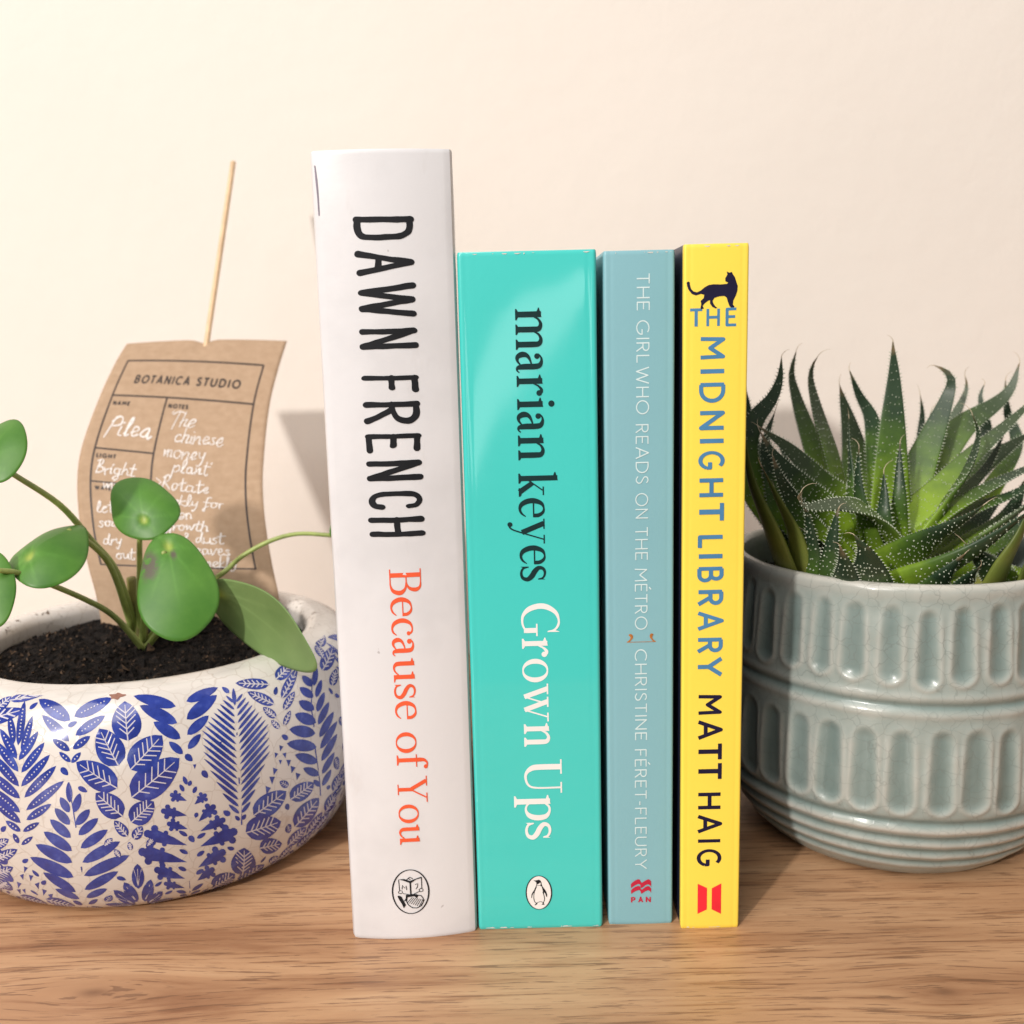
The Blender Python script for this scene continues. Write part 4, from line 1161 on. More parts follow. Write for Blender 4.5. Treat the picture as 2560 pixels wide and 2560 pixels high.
def pilea_leaf(c, ae, be, flip=False, egg=0.0, dome=.22, fold=0.0, point=0.0, blem=None, wavy=.03, seed=0, att=-.55):
    C = Vector(c); A = Vector(ae) - C; B = Vector(be) - C
    n = A.cross(B).normalized()
    if n.dot(Vector((0, -1, .55))) < 0: n = -n
    if flip: n = -n
    nr, na = 16, 56
    V, sp, vn, bl = [], [], [], []
    Fc, idx = [], []
    for side in (0, 1):
        for i in range(nr + 1):
            q = i / nr + (1e-3 if i == 0 else 0)
            for k in range(na):
                a = 2*PI*k/na
                s, t = q*math.cos(a), q*math.sin(a)
                edge = 1 + wavy * math.sin(3*a + seed) * q + wavy * .6 * math.sin(5*a + 2*seed)*q
                if point and math.cos(a) > 0: edge *= 1 + point * math.cos(a) ** 6
                wd = (1 - egg * s) * (1 - (point * .9) * max(0, s) ** 2)
                hgt = -dome * (q*q) + fold * abs(t) + .05 * math.sin(2*a + seed) * q*q
                da = math.hypot(s - att, t)
                hgt -= .10 * math.exp(-(da/.16)**2)
                p = C + A*(s*edge) + B*(t*edge*wd) + n * (hgt * B.length)
                if side: p = p - n * .42 * (1 - .6 * q**6)
                V.append(p)
                sp.append(max(0.0, min(1.0, 1.2 * math.exp(-(da/.10)**2))))
                ang = math.atan2(t, s - att)
                vv = 0
                for rv in (0, .62, -.62, 1.35, -1.35, 2.4, -2.4):
                    dd = abs(math.atan2(math.sin(ang - rv), math.cos(ang - rv))) * da
                    vv = max(vv, math.exp(-(dd/.035)**2) * max(0, 1 - da * .75))
                vn.append(vv)
                b = 0.0
                if blem:
                    for bs, bt, br in blem: b = max(b, max(0, 1 - math.hypot((s-bs)/1.0, t-bt)/br))
                bl.append(min(1, b * 2.2))
    m = (nr + 1) * na
    for side in (0, 1):
        o = side * m
        for i in range(nr):
            for k in range(na):
                f = (o+i*na+k, o+(i+1)*na+k, o+(i+1)*na+(k+1) % na, o+i*na+(k+1) % na)
                Fc.append(f[::-1] if side else f); idx.append(side)
    for k in range(na):
        Fc.append((nr*na+k, m+nr*na+k, m+nr*na+(k+1) % na, nr*na+(k+1) % na)); idx.append(0)
    return mesh_obj("leaf", [((v.x-PO[0])*MM, (v.y-PO[1])*MM, (v.z-PO[2])*MM) for v in V], Fc, [M['leaf_top'], M['leaf_under']], pil, idx=idx, attr={"spot": sp, "vein": vn, "blemish": bl})
pilea_leaf(*LEAVES["l1"], seed=1, dome=.25)
pilea_leaf(*LEAVES["l2"], seed=2, dome=.28, fold=-.10, att=.5, egg=-.05)
pilea_leaf(*LEAVES["l3"], seed=3, dome=.24, att=-.45, wavy=.04)
pilea_leaf(*LEAVES["l4"], seed=4, dome=.23, egg=-.16, att=-.72, blem=[(-.42, -.62, .34), (-.52, .10, .12)]) ["label"] = "large drooping leaf with a grey torn blemish"
pilea_leaf(*LEAVES["l5"], seed=5, dome=.16, flip=True, egg=.05, point=.22, att=-.8)["label"] = "pale leaf showing its dull underside"
pilea_leaf(*LEAVES["l6"], seed=6, dome=.22)
pilea_leaf(*LEAVES["l7"], seed=7, dome=.12)

# ------------------------------------------------------------------ kraft plant tag on a bamboo skewer
CARD_V = [0, 0.08, 0.23, 0.46, 0.6, 0.8, 0.96, 1.1, 1.35]
CARD_L = [(-170.1, 464.0, 174.7), (-171.6, 454.0, 167.5), (-173.2, 437.0, 153.8), (-174.0, 415.0, 134.2), (-173.4, 406.0, 121.8), (-170.2, 397.0, 104.5), (-166.6, 392.0, 90.5), (-163.7, 390.0, 78.2), (-161.3, 388.0, 60.6)]
CARD_R = [(-98.6, 464.0, 174.2), (-100.7, 454.0, 163.3), (-102.0, 437.0, 147.4), (-101.0, 415.0, 124.5), (-99.7, 406.0, 112.5), (-97.0, 397.0, 99.7), (-94.3, 392.0, 86.5), (-92.3, 390.0, 75.6), (-92.6, 388.0, 58.1)]
def edge_at(P, v):
    i = 0
    while i < len(CARD_V) - 2 and CARD_V[i+1] < v: i += 1
    v1, v2 = CARD_V[i], CARD_V[i+1]
    t = (v - v1) / (v2 - v1)
    def tg(j):
        a, b = max(0, j-1), min(len(P)-1, j+1)
        return (Vector(P[b]) - Vector(P[a])) / (CARD_V[b] - CARD_V[a])
    p1, p2 = Vector(P[i]), Vector(P[i+1]); m1, m2 = tg(i)*(v2-v1), tg(i+1)*(v2-v1)
    return p1*(2*t**3-3*t*t+1) + m1*(t**3-2*t*t+t) + p2*(-2*t**3+3*t*t) + m2*(t**3-t*t)
def card_pt(u, v, lift=0.0):
    p = edge_at(CARD_L, v).lerp(edge_at(CARD_R, v), u)
    bow = 4*u*(1-u)
    p.y -= 1.6 * bow
    p.z += 1.2 * bow * max(0, 1 - v*1.2) - 1.5 * math.exp(-((u-.49)/.05)**2) * max(0, 1 - v*14)
    p.y -= lift
    return p
CO = (-128.0, 389.0, 64.0)
tagp = empty("plant_tag", tuple(c*MM for c in CO))
tag(tagp, "brown kraft paper plant tag with white handwriting on a wooden skewer", "plant tag")
def loc_c(p): return ((p.x-CO[0])*MM, (p.y-CO[1])*MM, (p.z-CO[2])*MM)
def card():
    nu, nv = 40, 64
    V, Fc = [], []
    for side in (0, 1):
        for j in range(nv + 1):
            for i in range(nu + 1):
                V.append(loc_c(card_pt(i/nu, 1.33*j/nv, -0.35*side)))
    m = (nu+1)*(nv+1)
    for side in (0, 1):
        for j in range(nv):
            for i in range(nu):
                f = (j*(nu+1)+i, (j+1)*(nu+1)+i, (j+1)*(nu+1)+i+1, j*(nu+1)+i+1)
                Fc.append(tuple(q + m*side for q in (f[::-1] if side else f)))
    ring = [i for i in range(nu+1)] + [(j+1)*(nu+1)-1 for j in range(1, nv+1)] + [nv*(nu+1)+i for i in range(nu-1, -1, -1)] + [j*(nu+1) for j in range(nv-1, 0, -1)]
    for a, b in zip(ring, ring[1:] + ring[:1]):
        Fc.append((a, b, b+m, a+m))
    return mesh_obj("card", V, Fc, M['kraft'], tagp)
cardo = card()
def card_sheet(name, polys, mat, lift):
    polys = [p for p in polys]
    us = [q[0] for p in polys for q in p]; vs2 = [q[1] for p in polys for q in p]
    ex = [(u/40*70 + .017, v*2.0 + .011) for u in range(41) for v in range(int(-min(0, min(vs2))) + 1, int(max(vs2)//2) + 1)]
    ov, of = union2d(polys, ex)
    return mesh_obj(name, [loc_c(card_pt(v.x/70.0, v.y/112.0, lift)) for v in ov], [f[::-1] for f in of], mat, cardo)
# card print plane: x 0..70 mm, y 0..112 mm down the card
def rule(a, b, w):
    n = max(2, int(math.hypot(b[0]-a[0], b[1]-a[1]) / 1.5))
    return cv([(a[0] + (b[0]-a[0])*k/n, a[1] + (b[1]-a[1])*k/n) for k in range(n + 1)], w, cap=True, smooth=False)
fr = []
for a_, b_, w_ in (((5.2, 9), (63.6, 9), .72), ((63.6, 9), (63.6, 107.5), .72), ((63.6, 107.5), (5.2, 107.5), .72), ((5.2, 107.5), (5.2, 9), .72),
                   ((5.2, 25.8), (63.6, 25.8), .8), ((28.2, 25.8), (28.2, 107.5), .7), ((5.2, 51.5), (28.2, 51.5), .75), ((5.2, 67), (28.2, 67), .75)):
    fr += rule(a_, b_, w_)
def card_text(text, x, y, h, wid, w, glyph=None):
    p, wd = word(text, glyph or (lambda c: sans(c, w)), .26) if ' ' not in text else (None, None)
    s = wid / wd
    return [[(x + q[0]*s, y - q[1]*h) for q in poly] for poly in p]
fr += card_text("BOTANICA", 12.0, 19.6, 3.5, 23.5, .24) + card_text("STUDIO", 38.2, 19.6, 3.5, 18.4, .24)
for tx_, x, y, wd in (("NAME", 6.6, 30.4, 7.0), ("NOTES", 29.6, 30.4, 8.2), ("LIGHT", 6.4, 55.6, 7.6), ("WATER", 6.8, 70.8, 7.6)):
    fr += card_text(tx_, x, y, 1.7, wd, .34)
card_sheet("printed_frame", fr, M['ink_brown'], .12)
# handwriting: joined single-stroke letters, x-height .5
HW = {
 'a': ([[(.42,.42),(.30,.5),(.12,.42),(.08,.18),(.2,.02),(.36,.14),(.43,.45),(.42,.12),(.5,.02),(.6,.12)]], .58),
 'B': ([[(.12,1.0),(.10,.0)], [(.05,.95),(.3,1.02),(.42,.82),(.3,.58),(.12,.52),(.38,.48),(.46,.22),(.28,.0),(.06,.04)]], .55),
 'c': ([[(.40,.42),(.28,.5),(.12,.38),(.1,.14),(.24,.0),(.46,.1)]], .45),
 'd': ([[(.42,.4),(.28,.48),(.12,.38),(.09,.14),(.22,.02),(.38,.16),(.5,1.0),(.46,.2),(.52,.02),(.6,.08)]], .58),
 'e': ([[(.06,.2),(.3,.26),(.38,.42),(.26,.52),(.12,.36),(.12,.12),(.26,.0),(.46,.12)]], .46),
 'f': ([[(.46,.92),(.36,1.02),(.26,.85),(.2,.2),(.1,-.35),(.0,-.3),(.1,-.05),(.4,.2)], [(.05,.5),(.42,.52)]], .44),
 'g': ([[(.42,.42),(.28,.5),(.12,.4),(.1,.16),(.22,.03),(.36,.15),(.43,.45),(.40,-.2),(.26,-.42),(.12,-.3),(.5,.05)]], .52),
 'h': ([[(.10,1.0),(.08,.0)], [(.08,.2),(.2,.45),(.34,.48),(.38,.3),(.38,.05),(.5,.05)]], .5),
 'i': ([[(.1,.48),(.1,.08),(.22,.04)], [(.13,.72),(.15,.74)]], .24),
 'k': ([[(.12,1.0),(.08,.0)], [(.4,.5),(.12,.22),(.42,.0),(.52,.06)]], .5),
 'l': ([[(.06,.1),(.26,.75),(.2,1.0),(.1,.85),(.1,.15),(.22,.0),(.34,.1)]], .32),
 'm': ([[(.05,.48),(.08,.0)], [(.08,.2),(.2,.48),(.28,.35),(.28,.02)], [(.28,.2),(.4,.48),(.5,.35),(.5,.05),(.6,.05)]], .6),
 'n': ([[(.05,.48),(.08,.0)], [(.08,.2),(.22,.48),(.34,.38),(.34,.06),(.46,.05)]], .46),
 'o': ([[(.26,.5),(.1,.38),(.1,.12),(.24,.0),(.4,.14),(.38,.4),(.26,.5),(.42,.42),(.52,.46)]], .5),
 'p': ([[(.1,.5),(.02,-.42)], [(.08,.3),(.22,.52),(.38,.42),(.36,.14),(.2,.03),(.08,.12)]], .44),
 'P': ([[(.14,1.0),(.02,-.15)], [(.0,.8),(.22,1.08),(.46,.96),(.42,.66),(.2,.5),(.08,.5)]], .48),
 'r': ([[(.06,.5),(.1,.0)], [(.1,.25),(.2,.46),(.36,.46)]], .36),
 'R': ([[(.12,1.0),(.06,.0)], [(.04,.9),(.3,1.04),(.42,.82),(.28,.58),(.1,.5),(.28,.4),(.5,.0)]], .52),
 's': ([[(.36,.44),(.22,.5),(.12,.38),(.26,.26),(.34,.12),(.2,.0),(.04,.08)]], .42),
 't': ([[(.2,.95),(.16,.12),(.28,.0),(.4,.08)], [(.02,.6),(.42,.64)]], .38),
 'T': ([[(.3,1.0),(.2,-.15)], [(-.08,.86),(.2,1.04),(.62,.96)]], .5),
 'u': ([[(.06,.5),(.08,.12),(.2,.02),(.36,.18),(.42,.5),(.4,.1),(.52,.04)]], .5),
 'v': ([[(.04,.5),(.18,.02),(.4,.5),(.5,.46)]], .46),
 'w': ([[(.04,.5),(.12,.05),(.26,.4),(.36,.05),(.54,.5),(.64,.46)]], .58),
 'y': ([[(.06,.5),(.1,.2),(.22,.12),(.38,.3)], [(.42,.5),(.34,-.15),(.2,-.42),(.1,-.32)]], .46),
 '>': ([[(.05,.75),(.45,.45),(.02,.15)]], .5),
 "'": ([[(.1,1.0),(.06,.82)]], .2),
 '&': ([[(.44,.1),(.16,.7),(.24,.86),(.34,.7),(.08,.2),(.2,.02),(.42,.3)]], .5),
 ' ': ([], .3),
}
hwp = []
def hand(text, x, y, size, w=.95, slant=.16):
    for ch in text:
        st, adv = HW[ch]
        oy = random.uniform(-.04, .04)
        for s in st:
            hwp.extend(cv([(x + (q[0] + slant*q[1] + random.uniform(-.05, .05))*size, y - (q[1] + oy + random.uniform(-.05, .05))*size) for q in s], [w * random.uniform(.6, 1.15) for q in s], 5, cap=True))
        x += adv * size * .98
hand("Pilea", 8.0, 44.8, 8.6, .8)
for text, x, y, s in (("'The", 31, 38.5, 7.0), ("chinese", 34.5, 45.3, 7.0), ("money", 31.5, 52.4, 7.0), ("plant'", 36, 59.0, 6.6), (">Rotate", 28.8, 67.5, 6.8), ("weekly for", 29.5, 75.5, 6.2), ("even", 32, 83.0, 6.4), ("growth", 32, 89.2, 6.2), ("& dust", 38, 95.5, 6.2), ("leaves", 40, 101.0, 6.0), ("weekly", 42, 107.0, 5.6),
                      ("Bright", 6.6, 63.0, 6.4), ("window", 9.6, 70.0, 6.0), ("let", 6.8, 82.0, 6.0), ("soil", 7.2, 89.0, 5.6), ("dry", 7.6, 97.5, 5.6), ("out", 11.5, 104.5, 5.6)):
    hand(text, x, y, s * .95, .52)
card_sheet("handwriting", hwp, M['pen_white'], .2)
tube_obj("skewer", [(-126.2, 500.0, 257.0), (-130.1, 481.0, 215.2), (-134.1, 462.0, 173.4), (-139.3, 436.8, 118.0), (-144.3, 412.3, 64.0)], [1.25]*5, M['bamboo'], tagp, CO, 10, 4)

# ------------------------------------------------------------------ fluted celadon pot
PC = (132.5, 346.0, 0.0)
pot = empty("ceramic_pot", (PC[0]*MM, PC[1]*MM, 0))
tag(pot, "pale grey-green fluted ceramic pot with crackle glaze, holding the aloe", "plant pot")
def sm(e0, e1, x):
    t = max(0.0, min(1.0, (x - e0) / (e1 - e0))); return t*t*(3 - 2*t)
def pot_r(z):
    if z < 35:
        t = z / 35.0
        return 39.5 + (58.4 - 39.5) * math.sin(min(1, t) * PI/2) ** .62
    t = (z - 35) / 64.0
    return 58.4 - 1.0*t - 2.6*t*t
rnd = random.Random(5)
NF = 34
FJ = {(row, k): (rnd.uniform(.88, 1.12), rnd.uniform(-1.0, 1.0), rnd.uniform(-.5, .5), rnd.uniform(.8, 1.2)) for row in (0, 1) for k in range(NF)}
def relief(th, z):
    d = 0.0
    # turned rings: (z, width, height)
    for zc, wd, hh in ((65.6, 1.2, .35), (62.8, 1.1, -.70), (60.1, 1.3, .42), (25.4, 1.2, -.85), (22.4, 1.3, .70), (19.4, 1.0, -.7), (16.9, 1.1, .60), (14.2, .9, -.75), (11.8, 1.0, .6), (9.0, .9, -.75), (6.8, 1.0, .4)):
        d += hh * math.exp(-((z - zc)/wd)**2)
    d += .45 * math.exp(-((z - 97.2)/2.4)**2)
    for row, (zc, hl, hw, off) in enumerate(((81.0, 11.4, 2.75, 0.0), (42.3, 12.8, 3.25, .45))):
        if abs(z - zc) > hl + 3: continue
        k = math.floor(th / (2*PI) * NF - off + .5) % NF
        jw, jz, jx, jd = FJ[(row, k)]
        tc = (k + off) / NF * 2*PI
        dx = math.atan2(math.sin(th - tc), math.cos(th - tc)) * 57.5 + jx
        hw2 = hw * jw * (1 - .12 * (z - zc) / hl)
        dz = max(0.0, abs(z - zc - jz) - (hl - hw2))
        s = math.hypot(dx, dz) - hw2
        top = sm(zc + hl, zc + hl * .3, z)
        d += -.8 * jd * sm(1.0, -2.7, s) + (.10 + .28 * top) * math.exp(-((s - .95)/.95)**2)
    return d
def pot_body():
    zs = [0.0, .6] + [1.2 + i * (97.6 - 1.2) / 190 for i in range(191)]
    n = 680
    V, rl, Fc = [], [], []
    rows = 0
    for z in zs:
        r = pot_r(z) - (1.2 if z < .3 else (.4 if z < .9 else 0))
        for k in range(n):
            th = 2*PI*k/n
            d = relief(th, z)
            rr = r + d + .3 * noise.noise((math.sin(th)*2, math.cos(th)*2, z*.03)) + .22 * noise.noise((math.sin(th)*9, math.cos(th)*9, z*.16))
            V.append((rr*math.sin(th)*MM, -rr*math.cos(th)*MM, z*MM))
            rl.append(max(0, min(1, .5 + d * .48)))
        rows += 1
    top = pot_r(97.6)
    for dr, z, rv in ((-.1, 98.5, .85), (-.9, 99.25, .95), (-2.0, 99.4, .9), (-3.2, 98.9, .7), (-3.8, 97.8, .5), (-4.0, 94, .4), (-4.2, 88, .4), (-5, 70, .4), (-8, 40, .4), (-20, 10, .4), (-54.5, 8, .4)):
        for k in range(n):
            th = 2*PI*k/n; rr = top + dr + .3*math.exp(-((z-97.2)/2.4)**2)
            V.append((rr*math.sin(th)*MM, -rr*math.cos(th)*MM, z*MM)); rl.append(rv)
        rows += 1
    for i in range(rows - 1):
        for k in range(n):
            Fc.append((i*n+k, i*n+(k+1) % n, (i+1)*n+(k+1) % n, (i+1)*n+k))
    Fc.append(tuple(range(n-1, -1, -1)))
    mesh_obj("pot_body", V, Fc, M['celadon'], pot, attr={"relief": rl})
pot_body()
soil("potting_soil", "dark soil beneath the aloe in the fluted pot", PC, 50.3, 86.5, 1.5, 900, 23)

# ------------------------------------------------------------------ aloe
ALOE = [
  ("a", [(130.3, 346.0, 107.4), (130.4, 348.0, 128.9), (131.4, 351.0, 144.8), (132.3, 354.0, 158.1), (131.8, 355.0, 170.1)], 10.5),
  ("b", [(130.5, 354.0, 114.3), (129.8, 360.0, 130.2), (129.2, 366.0, 142.6), (125.8, 370.0, 150.8), (122.7, 372.0, 159.8)], 6.6),
  ("c", [(115.7, 351.0, 113.5), (112.4, 356.0, 131.1), (109.4, 362.0, 144.5), (107.5, 366.0, 155.4), (107.6, 366.0, 160.9), (109.6, 366.0, 164.8)], 8.9),
  ("d", [(115.5, 366.0, 112.7), (112.3, 374.0, 129.0), (108.1, 379.0, 143.2), (105.5, 381.0, 153.0), (104.5, 381.0, 158.8), (106.1, 381.0, 166.8)], 8.3),
  ("e", [(127.6, 368.0, 112.0), (127.4, 376.0, 128.4), (126.0, 380.0, 139.7), (124.4, 382.0, 147.2), (123.0, 383.0, 153.6)], 10.5),
  ("f", [(114.6, 338.0, 115.7), (114.3, 340.0, 127.7), (113.9, 342.0, 136.5), (113.6, 343.0, 145.4)], 6.9),
  ("g", [(127.6, 332.0, 118.0), (127.9, 334.0, 128.2), (128.1, 335.0, 137.4)], 4.7),
  ("h", [(120.4, 326.0, 113.5), (121.0, 328.0, 121.4), (120.9, 329.0, 128.5)], 5.8),
  ("i", [(136.8, 350.0, 112.0), (142.9, 356.0, 124.8), (150.8, 362.0, 139.0), (156.4, 366.0, 149.7), (157.3, 366.0, 155.3), (155.3, 367.0, 158.6), (151.4, 368.0, 160.6)], 9.1),
  ("j", [(159.9, 381.0, 124.0), (168.1, 388.0, 138.6), (172.9, 391.0, 146.6), (174.5, 392.0, 151.3), (173.5, 392.0, 155.5)], 6.1),
  ("k", [(154.6, 384.0, 123.8), (156.3, 388.0, 136.5), (156.7, 389.0, 142.4), (156.0, 390.0, 148.9)], 4.4),
  ("l", [(145.0, 364.0, 112.3), (156.3, 370.0, 128.4), (166.7, 374.0, 138.7), (178.6, 378.0, 145.0), (185.6, 380.0, 151.1), (188.7, 381.0, 160.5)], 11.3),
  ("m", [(176.4, 386.0, 123.0), (181.9, 390.0, 133.3), (181.1, 392.0, 141.6), (180.3, 393.0, 147.5), (182.3, 394.0, 152.2)], 6.1),
  ("n", [(189.7, 382.0, 129.1), (187.9, 386.0, 140.7), (187.5, 388.0, 148.2), (187.2, 388.0, 154.1)], 5.3),
  ("o", [(129.8, 341.0, 106.7), (143.2, 346.0, 116.4), (159.7, 352.0, 129.9), (175.5, 358.0, 141.0), (188.0, 362.0, 150.9)], 8.6),
  ("p", [(143.1, 356.0, 108.0), (159.1, 362.0, 118.0), (175.5, 368.0, 127.6), (192.3, 374.0, 135.8)], 10.2),
  ("q", [(128.0, 334.0, 100.1), (143.0, 336.0, 112.1), (160.1, 340.0, 120.7), (176.0, 346.0, 125.9), (188.6, 350.0, 130.0)], 8.0),
  ("r", [(123.0, 326.0, 97.7), (126.6, 314.0, 107.5), (131.9, 304.0, 114.8), (136.1, 298.0, 119.6), (138.8, 296.0, 122.7)], 14.4),
  ("s", [(122.0, 316.0, 93.9), (131.0, 306.0, 102.1), (139.9, 300.0, 109.6), (150.2, 298.0, 117.8), (154.6, 298.0, 121.5)], 13.8),
  ("t", [(146.3, 308.0, 94.3), (148.2, 302.0, 104.6), (151.5, 300.0, 113.1), (155.4, 300.0, 125.0)], 10.5),
  ("u", [(136.2, 306.0, 95.0), (136.2, 298.0, 100.9), (137.9, 294.0, 104.7)], 12.2),
  ("v", [(127.5, 334.0, 100.1), (122.6, 326.0, 109.8), (112.1, 316.0, 118.5), (100.3, 310.0, 121.3), (89.9, 306.0, 121.3), (86.4, 304.0, 124.1), (87.6, 305.0, 126.8)], 10.5),
  ("x", [(115.7, 346.0, 113.2), (103.9, 340.0, 123.7), (93.1, 338.0, 134.8), (86.1, 338.0, 140.2), (81.9, 338.0, 143.4)], 9.4),
  ("y", [(107.2, 336.0, 112.5), (96.8, 330.0, 122.7), (88.4, 326.0, 130.7), (83.2, 326.0, 136.9), (80.0, 328.0, 142.9)], 8.3),
  ("z", [(84.8, 346.0, 119.5), (79.7, 346.0, 133.1), (82.8, 346.0, 144.3), (88.5, 346.0, 151.6), (91.0, 346.0, 158.4), (91.4, 346.0, 165.7)], 8.3),
  ("aa", [(92.8, 328.0, 93.8), (82.6, 320.0, 113.5), (76.4, 318.0, 126.6), (73.8, 318.0, 136.6), (72.7, 318.0, 146.5)], 11.1),
  ("ab", [(95.8, 324.0, 94.7), (89.1, 316.0, 111.5), (82.3, 312.0, 123.4), (76.8, 312.0, 133.8)], 8.9),
  ("bb", [(111.4, 310.0, 93.6), (107.6, 300.0, 102.2), (103.9, 294.0, 109.4), (100.7, 292.0, 113.6), (99.3, 292.0, 115.5)], 17.7),
  ("ca", [(97.2, 320.0, 93.0), (94.1, 314.0, 106.8), (91.2, 310.0, 117.6), (88.5, 308.0, 122.9)], 8.3),
  ("cb", [(99.9, 314.0, 94.4), (98.1, 308.0, 107.9), (98.6, 306.0, 118.1), (99.5, 306.0, 121.5)], 8.3),
  ("fa", [(129.6, 310.0, 94.2), (130.8, 302.0, 101.1), (134.9, 298.0, 107.7)], 11.1),
  ("fb", [(103.8, 308.0, 95.3), (100.0, 300.0, 104.3), (96.6, 296.0, 111.5)], 11.6),
  ("fc", [(157.6, 320.0, 91.0), (145.4, 308.0, 102.3), (135.6, 300.0, 110.2)], 10.0),
  ("fd", [(159.6, 318.0, 91.9), (161.0, 312.0, 103.0), (165.2, 310.0, 111.8)], 10.5),
  ("fe", [(169.7, 326.0, 92.3), (171.9, 322.0, 105.7), (174.0, 320.0, 118.8)], 10.0),
  ("ff", [(143.5, 326.0, 100.4), (152.4, 322.0, 109.8), (162.5, 320.0, 117.6), (170.7, 320.0, 123.4)], 10.5),
  ("fg", [(100.4, 330.0, 105.9), (91.1, 324.0, 118.7), (84.8, 320.0, 128.6), (82.2, 320.0, 136.1)], 8.3),
  ("fh", [(116.7, 328.0, 108.5), (113.1, 326.0, 117.8), (111.7, 326.0, 127.1), (111.6, 326.0, 137.2)], 6.1),
  ("fi", [(137.2, 334.0, 106.8), (143.8, 336.0, 116.9), (151.5, 338.0, 126.5), (156.0, 340.0, 137.8), (153.5, 340.0, 145.7)], 7.2),
  ("fj", [(93.1, 342.0, 109.0), (88.5, 344.0, 125.1), (86.6, 346.0, 136.7), (90.1, 348.0, 147.1)], 6.6),
  ("w", [(92.7, 366.0, 110.3), (88.6, 372.0, 132.7), (87.1, 374.0, 146.4), (86.1, 374.0, 153.8)], 6.6),
]
al = empty("aloe_plant", (PC[0]*MM, PC[1]*MM, 87*MM))
tag(al, "spiky dark green aloe rosette with white-toothed leaves in the fluted pot", "succulent")
AO = (PC[0], PC[1], 87.0)
def loc_a(p): return ((p.x-AO[0])*MM, (p.y-AO[1])*MM, (p.z-AO[2])*MM)
PALE = {'aa', 'ab', 't', 'fd'}; GREY = {'ff', 'fe', 'e', 'd', 'p', 'v', 'l', 'c', 'j', 'x', 'o'}
NORM = {'v': (.05, 1.0, .85), 'x': (.2, .35, 1.0), 'y': (.2, .2, 1.0), 'fg': (.2, .2, 1.0), 'fj': (.2, .2, 1.0), 'w': (.2, .1, 1.0), 'z': (.3, .2, 1.0), 'l': (.5, .4, .8), 'o': (.5, .7, .6), 'q': (.5, .8, .4), 'p': (.4, .5, .8), 'i': (.5, .3, .9)}
CAMD = Vector((-.32, -.92, .16)).normalized()
rnd = random.Random(31)
def bump_mesh(V, Fc, c, n, t, r, h):
    s = n.cross(t).normalized(); k = len(V)
    for d in (t*r, s*r, -t*r, -s*r): V.append(loc_a(c + d - n*.1))
    V.append(loc_a(c + n*h))
    Fc += [(k, k+1, k+4), (k+1, k+2, k+4), (k+2, k+3, k+4), (k+3, k, k+4)]
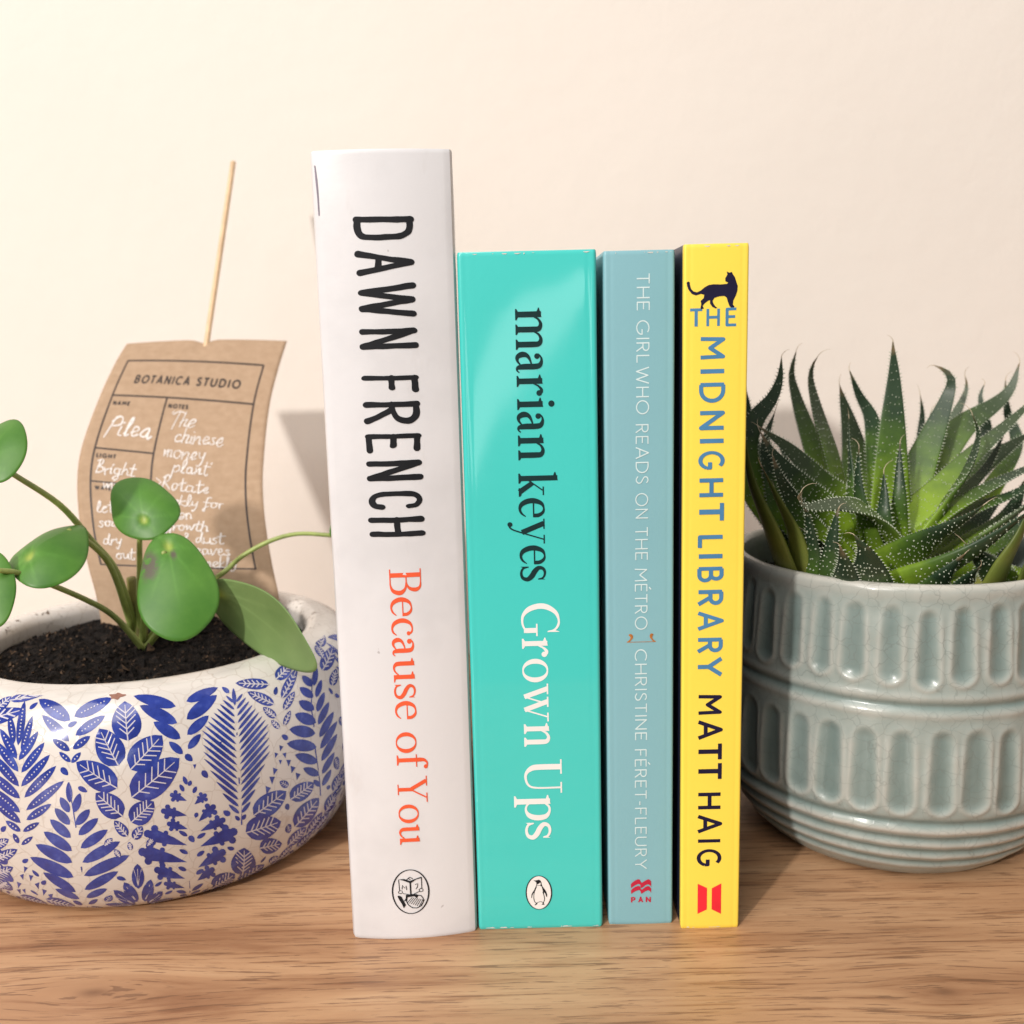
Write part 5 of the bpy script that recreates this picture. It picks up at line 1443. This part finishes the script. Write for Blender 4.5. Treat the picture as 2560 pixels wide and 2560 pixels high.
def aloe_leaf(key, pts, W, extra=False):
    P0 = Vector(pts[0])
    core = Vector((PC[0] + .45*(P0.x-PC[0]), PC[1] + .45*(P0.y-PC[1]), 88.0))
    if (P0 - core).length < 3: core = P0 - Vector((0, 0, 5))
    mid0 = core.lerp(P0, .55) + Vector((0, 0, 1.0))
    S = catmull([core, mid0] + [Vector(p) for p in pts], 8)
    # resample evenly
    ds = [0.0]
    for a, b in zip(S, S[1:]): ds.append(ds[-1] + (b-a).length)
    Ltot = ds[-1]; N = 30; Q = []; j = 0
    for i in range(N + 1):
        d = Ltot * i / N
        while j < len(ds) - 2 and ds[j+1] < d: j += 1
        Q.append(S[j].lerp(S[j+1], (d - ds[j]) / max(1e-6, ds[j+1]-ds[j])))
    base_frac = ((P0 - core).length) / Ltot
    wi, wu, wc = NORM.get(key, (1.0, .5, .35))
    V, al_, Fc = [], [], []
    frames = []
    NS = 14
    prevn = None
    for i, p in enumerate(Q):
        t = i / N
        tg = (Q[min(N, i+1)] - Q[max(0, i-1)]).normalized()
        inn = Vector((PC[0]-p.x, PC[1]-p.y, 0)); dist = inn.length
        inn = inn / dist * min(1.0, dist/16.0) if dist > 1e-6 else Vector((0, 0, 0))
        nn = inn*wi + Vector((0, 0, wu)) + CAMD*wc
        nn = nn - tg*nn.dot(tg)
        if nn.length < .15 and prevn is not None: nn = prevn - tg*prevn.dot(tg)
        nn.normalize()
        if prevn is not None: nn = (nn*.5 + prevn*.5); nn = (nn - tg*nn.dot(tg)).normalized()
        prevn = nn
        sd = tg.cross(nn).normalized()
        tt = max(0.0, (t - .22) / .78)
        w = W/2 * (min(1.0, .72 + 1.4*t) if t < .2 else 1.0) * (1 - tt**1.25)**.92
        w = max(w, .10)
        th = w * .34
        frames.append((p, tg, nn, sd, w, th))
        for k in range(NS):
            a = 2*PI*k/NS
            cx_, sy_ = math.cos(a), math.sin(a)
            # inner face gently channelled, outer face rounded
            if sy_ >= 0: off = th * (.25*sy_ - .55*(1 - cx_*cx_)*(.35 if t > .15 else 0))
            else: off = th * 1.35 * sy_
            V.append(loc_a(p + sd*(w*cx_) + nn*off)); al_.append(t)
    for i in range(N):
        for k in range(NS):
            Fc.append((i*NS+k, i*NS+(k+1) % NS, (i+1)*NS+(k+1) % NS, (i+1)*NS+k))
    Fc.append(tuple(N*NS+k for k in range(NS)))
    mat = M['aloe_pale'] if key in PALE else (M['aloe_grey'] if key in GREY else M['aloe'])
    leaf = mesh_obj("leaf", V, Fc, mat, al, attr={"along": al_})
    # white tubercles in loose cross rows, margin teeth
    TV, TF, MV, MF = [], [], [], []
    i = 4.0
    while i < N - 2:
        f0 = int(i); p, tg, nn, sd, w, th = frames[f0]
        if key not in PALE and w > .6:
            cnt = max(2, int(w * 2 / 1.4))
            for face in (1, -1):
                for c in range(cnt):
                    if rnd.random() < .22: continue
                    u = ((c + .5) / cnt * 2 - 1) * .86 + rnd.uniform(-.12, .12)
                    a = math.sqrt(max(0, 1 - u*u))
                    off = th*(.25*a - .55*a*a*.35) if face > 0 else -th*1.35*a
                    nrm = (nn*face + sd*u*(.25 if face > 0 else .9)).normalized()
                    r = rnd.uniform(.20, .36)
                    bump_mesh(TV, TF, p + sd*(w*u) + nn*off + tg*rnd.uniform(-.5, .5), nrm, tg, r, r*rnd.uniform(.9, 1.5))
        i += rnd.uniform(.9, 1.5) * max(1.0, 1.9 / (Ltot / N)) * .8
    d = 0.0
    step = 1.25 / (Ltot / N)
    i = 5.0
    while i < N - 1.2:
        f0 = int(i); fr_ = i - f0
        p, tg, nn, sd, w, th = frames[f0]; p2, _, _, _, w2, _ = frames[min(N, f0+1)]
        pp_ = p.lerp(p2, fr_); ww = w + (w2-w)*fr_
        for s in (1, -1):
            c = pp_ + sd*(s*ww*.99)
            bump_mesh(MV, MF, c, (sd*s + tg*.35).normalized(), nn, .25, rnd.uniform(.6, 1.1))
        i += step * rnd.uniform(.8, 1.2)
    if TV: mesh_obj("white_tubercles", TV, TF, M['tubercle'], leaf, smooth=False)["kind"] = "stuff"
    if MV and key not in PALE: mesh_obj("margin_teeth", MV, MF, M['tubercle'], leaf, smooth=False)["kind"] = "stuff"
    # dry curling hair at the tip
    p, tg, nn, sd, w, th = frames[-1]
    L = rnd.uniform(3.0, 6.5); cvx = rnd.uniform(-1.2, 1.2); cy2 = rnd.uniform(-.6, .6)
    hp = [p - tg*1.0]
    dirv = tg.copy()
    for q in range(6):
        hp.append(hp[-1] + dirv * L/6)
        dirv = (dirv + sd*cvx*.28 + nn*cy2*.28 + Vector((0, 0, -.04*q))).normalized()
    tv, tf = tube(hp, [.16, .14, .12, .10, .08, .06, .04], 5, 3)
    mesh_obj("tip_hair", [loc_a(v) for v in tv], tf, M['hair'], leaf)
for key, pts, W in ALOE:
    aloe_leaf(key, pts, W * {'z': 1.8, 'w': 1.8, 'fj': 1.7, 'b': 2.0, 'c': 1.75, 'd': 1.75, 'e': 1.7, 'i': 1.65, 'k': 1.9, 'j': 1.8, 'm': 1.9, 'n': 1.9, 'a': 1.5, 'g': 1.7, 'h': 1.7, 'f': 1.7, 'fh': 1.6, 'fi': 1.7, 'r': 1.25, 's': 1.25, 'bb': 1.25}.get(key, 1.5) * .98)
# outer leaves on the side away from the camera
for k, (ang, ln_, hgt_) in enumerate(((20, 50, 48), (55, 46, 56), (80, 48, 50), (110, 47, 54), (140, 50, 46), (165, 48, 40), (-12, 52, 40))):
    a = math.radians(ang); dx, dy = math.cos(a), math.sin(a)
    pts = [(PC[0]+dx*8, PC[1]+dy*8, 100), (PC[0]+dx*22, PC[1]+dy*22, 112), (PC[0]+dx*ln_*.75, PC[1]+dy*ln_*.75, 100+hgt_*.5), (PC[0]+dx*ln_*.92, PC[1]+dy*ln_*.92, 100+hgt_*.78)]
    aloe_leaf('rear%d' % k, pts, 9.0)
# short broad leaves of the outermost whorl, low over the rim
for k, ang in enumerate((-8, 8, 22, 38, 58, 78, 98, 120, 140, 156, 170, 184, 198, 212)):
    a = math.radians(ang); dx, dy = math.cos(a), math.sin(a)
    hz_ = 118 + 6 * math.sin(k * 2.3)
    pts = [(PC[0]+dx*18, PC[1]+dy*18, 92), (PC[0]+dx*30, PC[1]+dy*30, 100), (PC[0]+dx*41, PC[1]+dy*41, 108), (PC[0]+dx*48, PC[1]+dy*48, hz_)]
    aloe_leaf('low%d' % k, pts, 16.0)
mesh_obj("stem", *(lambda T: ([loc_a(v) for v in T[0]], T[1]))(tube([(PC[0], PC[1], 80), (PC[0]-.5, PC[1], 95), (PC[0]-1, PC[1], 108)], [9, 9, 5], 12, 4)), M['aloe_pale'], al, attr=None)
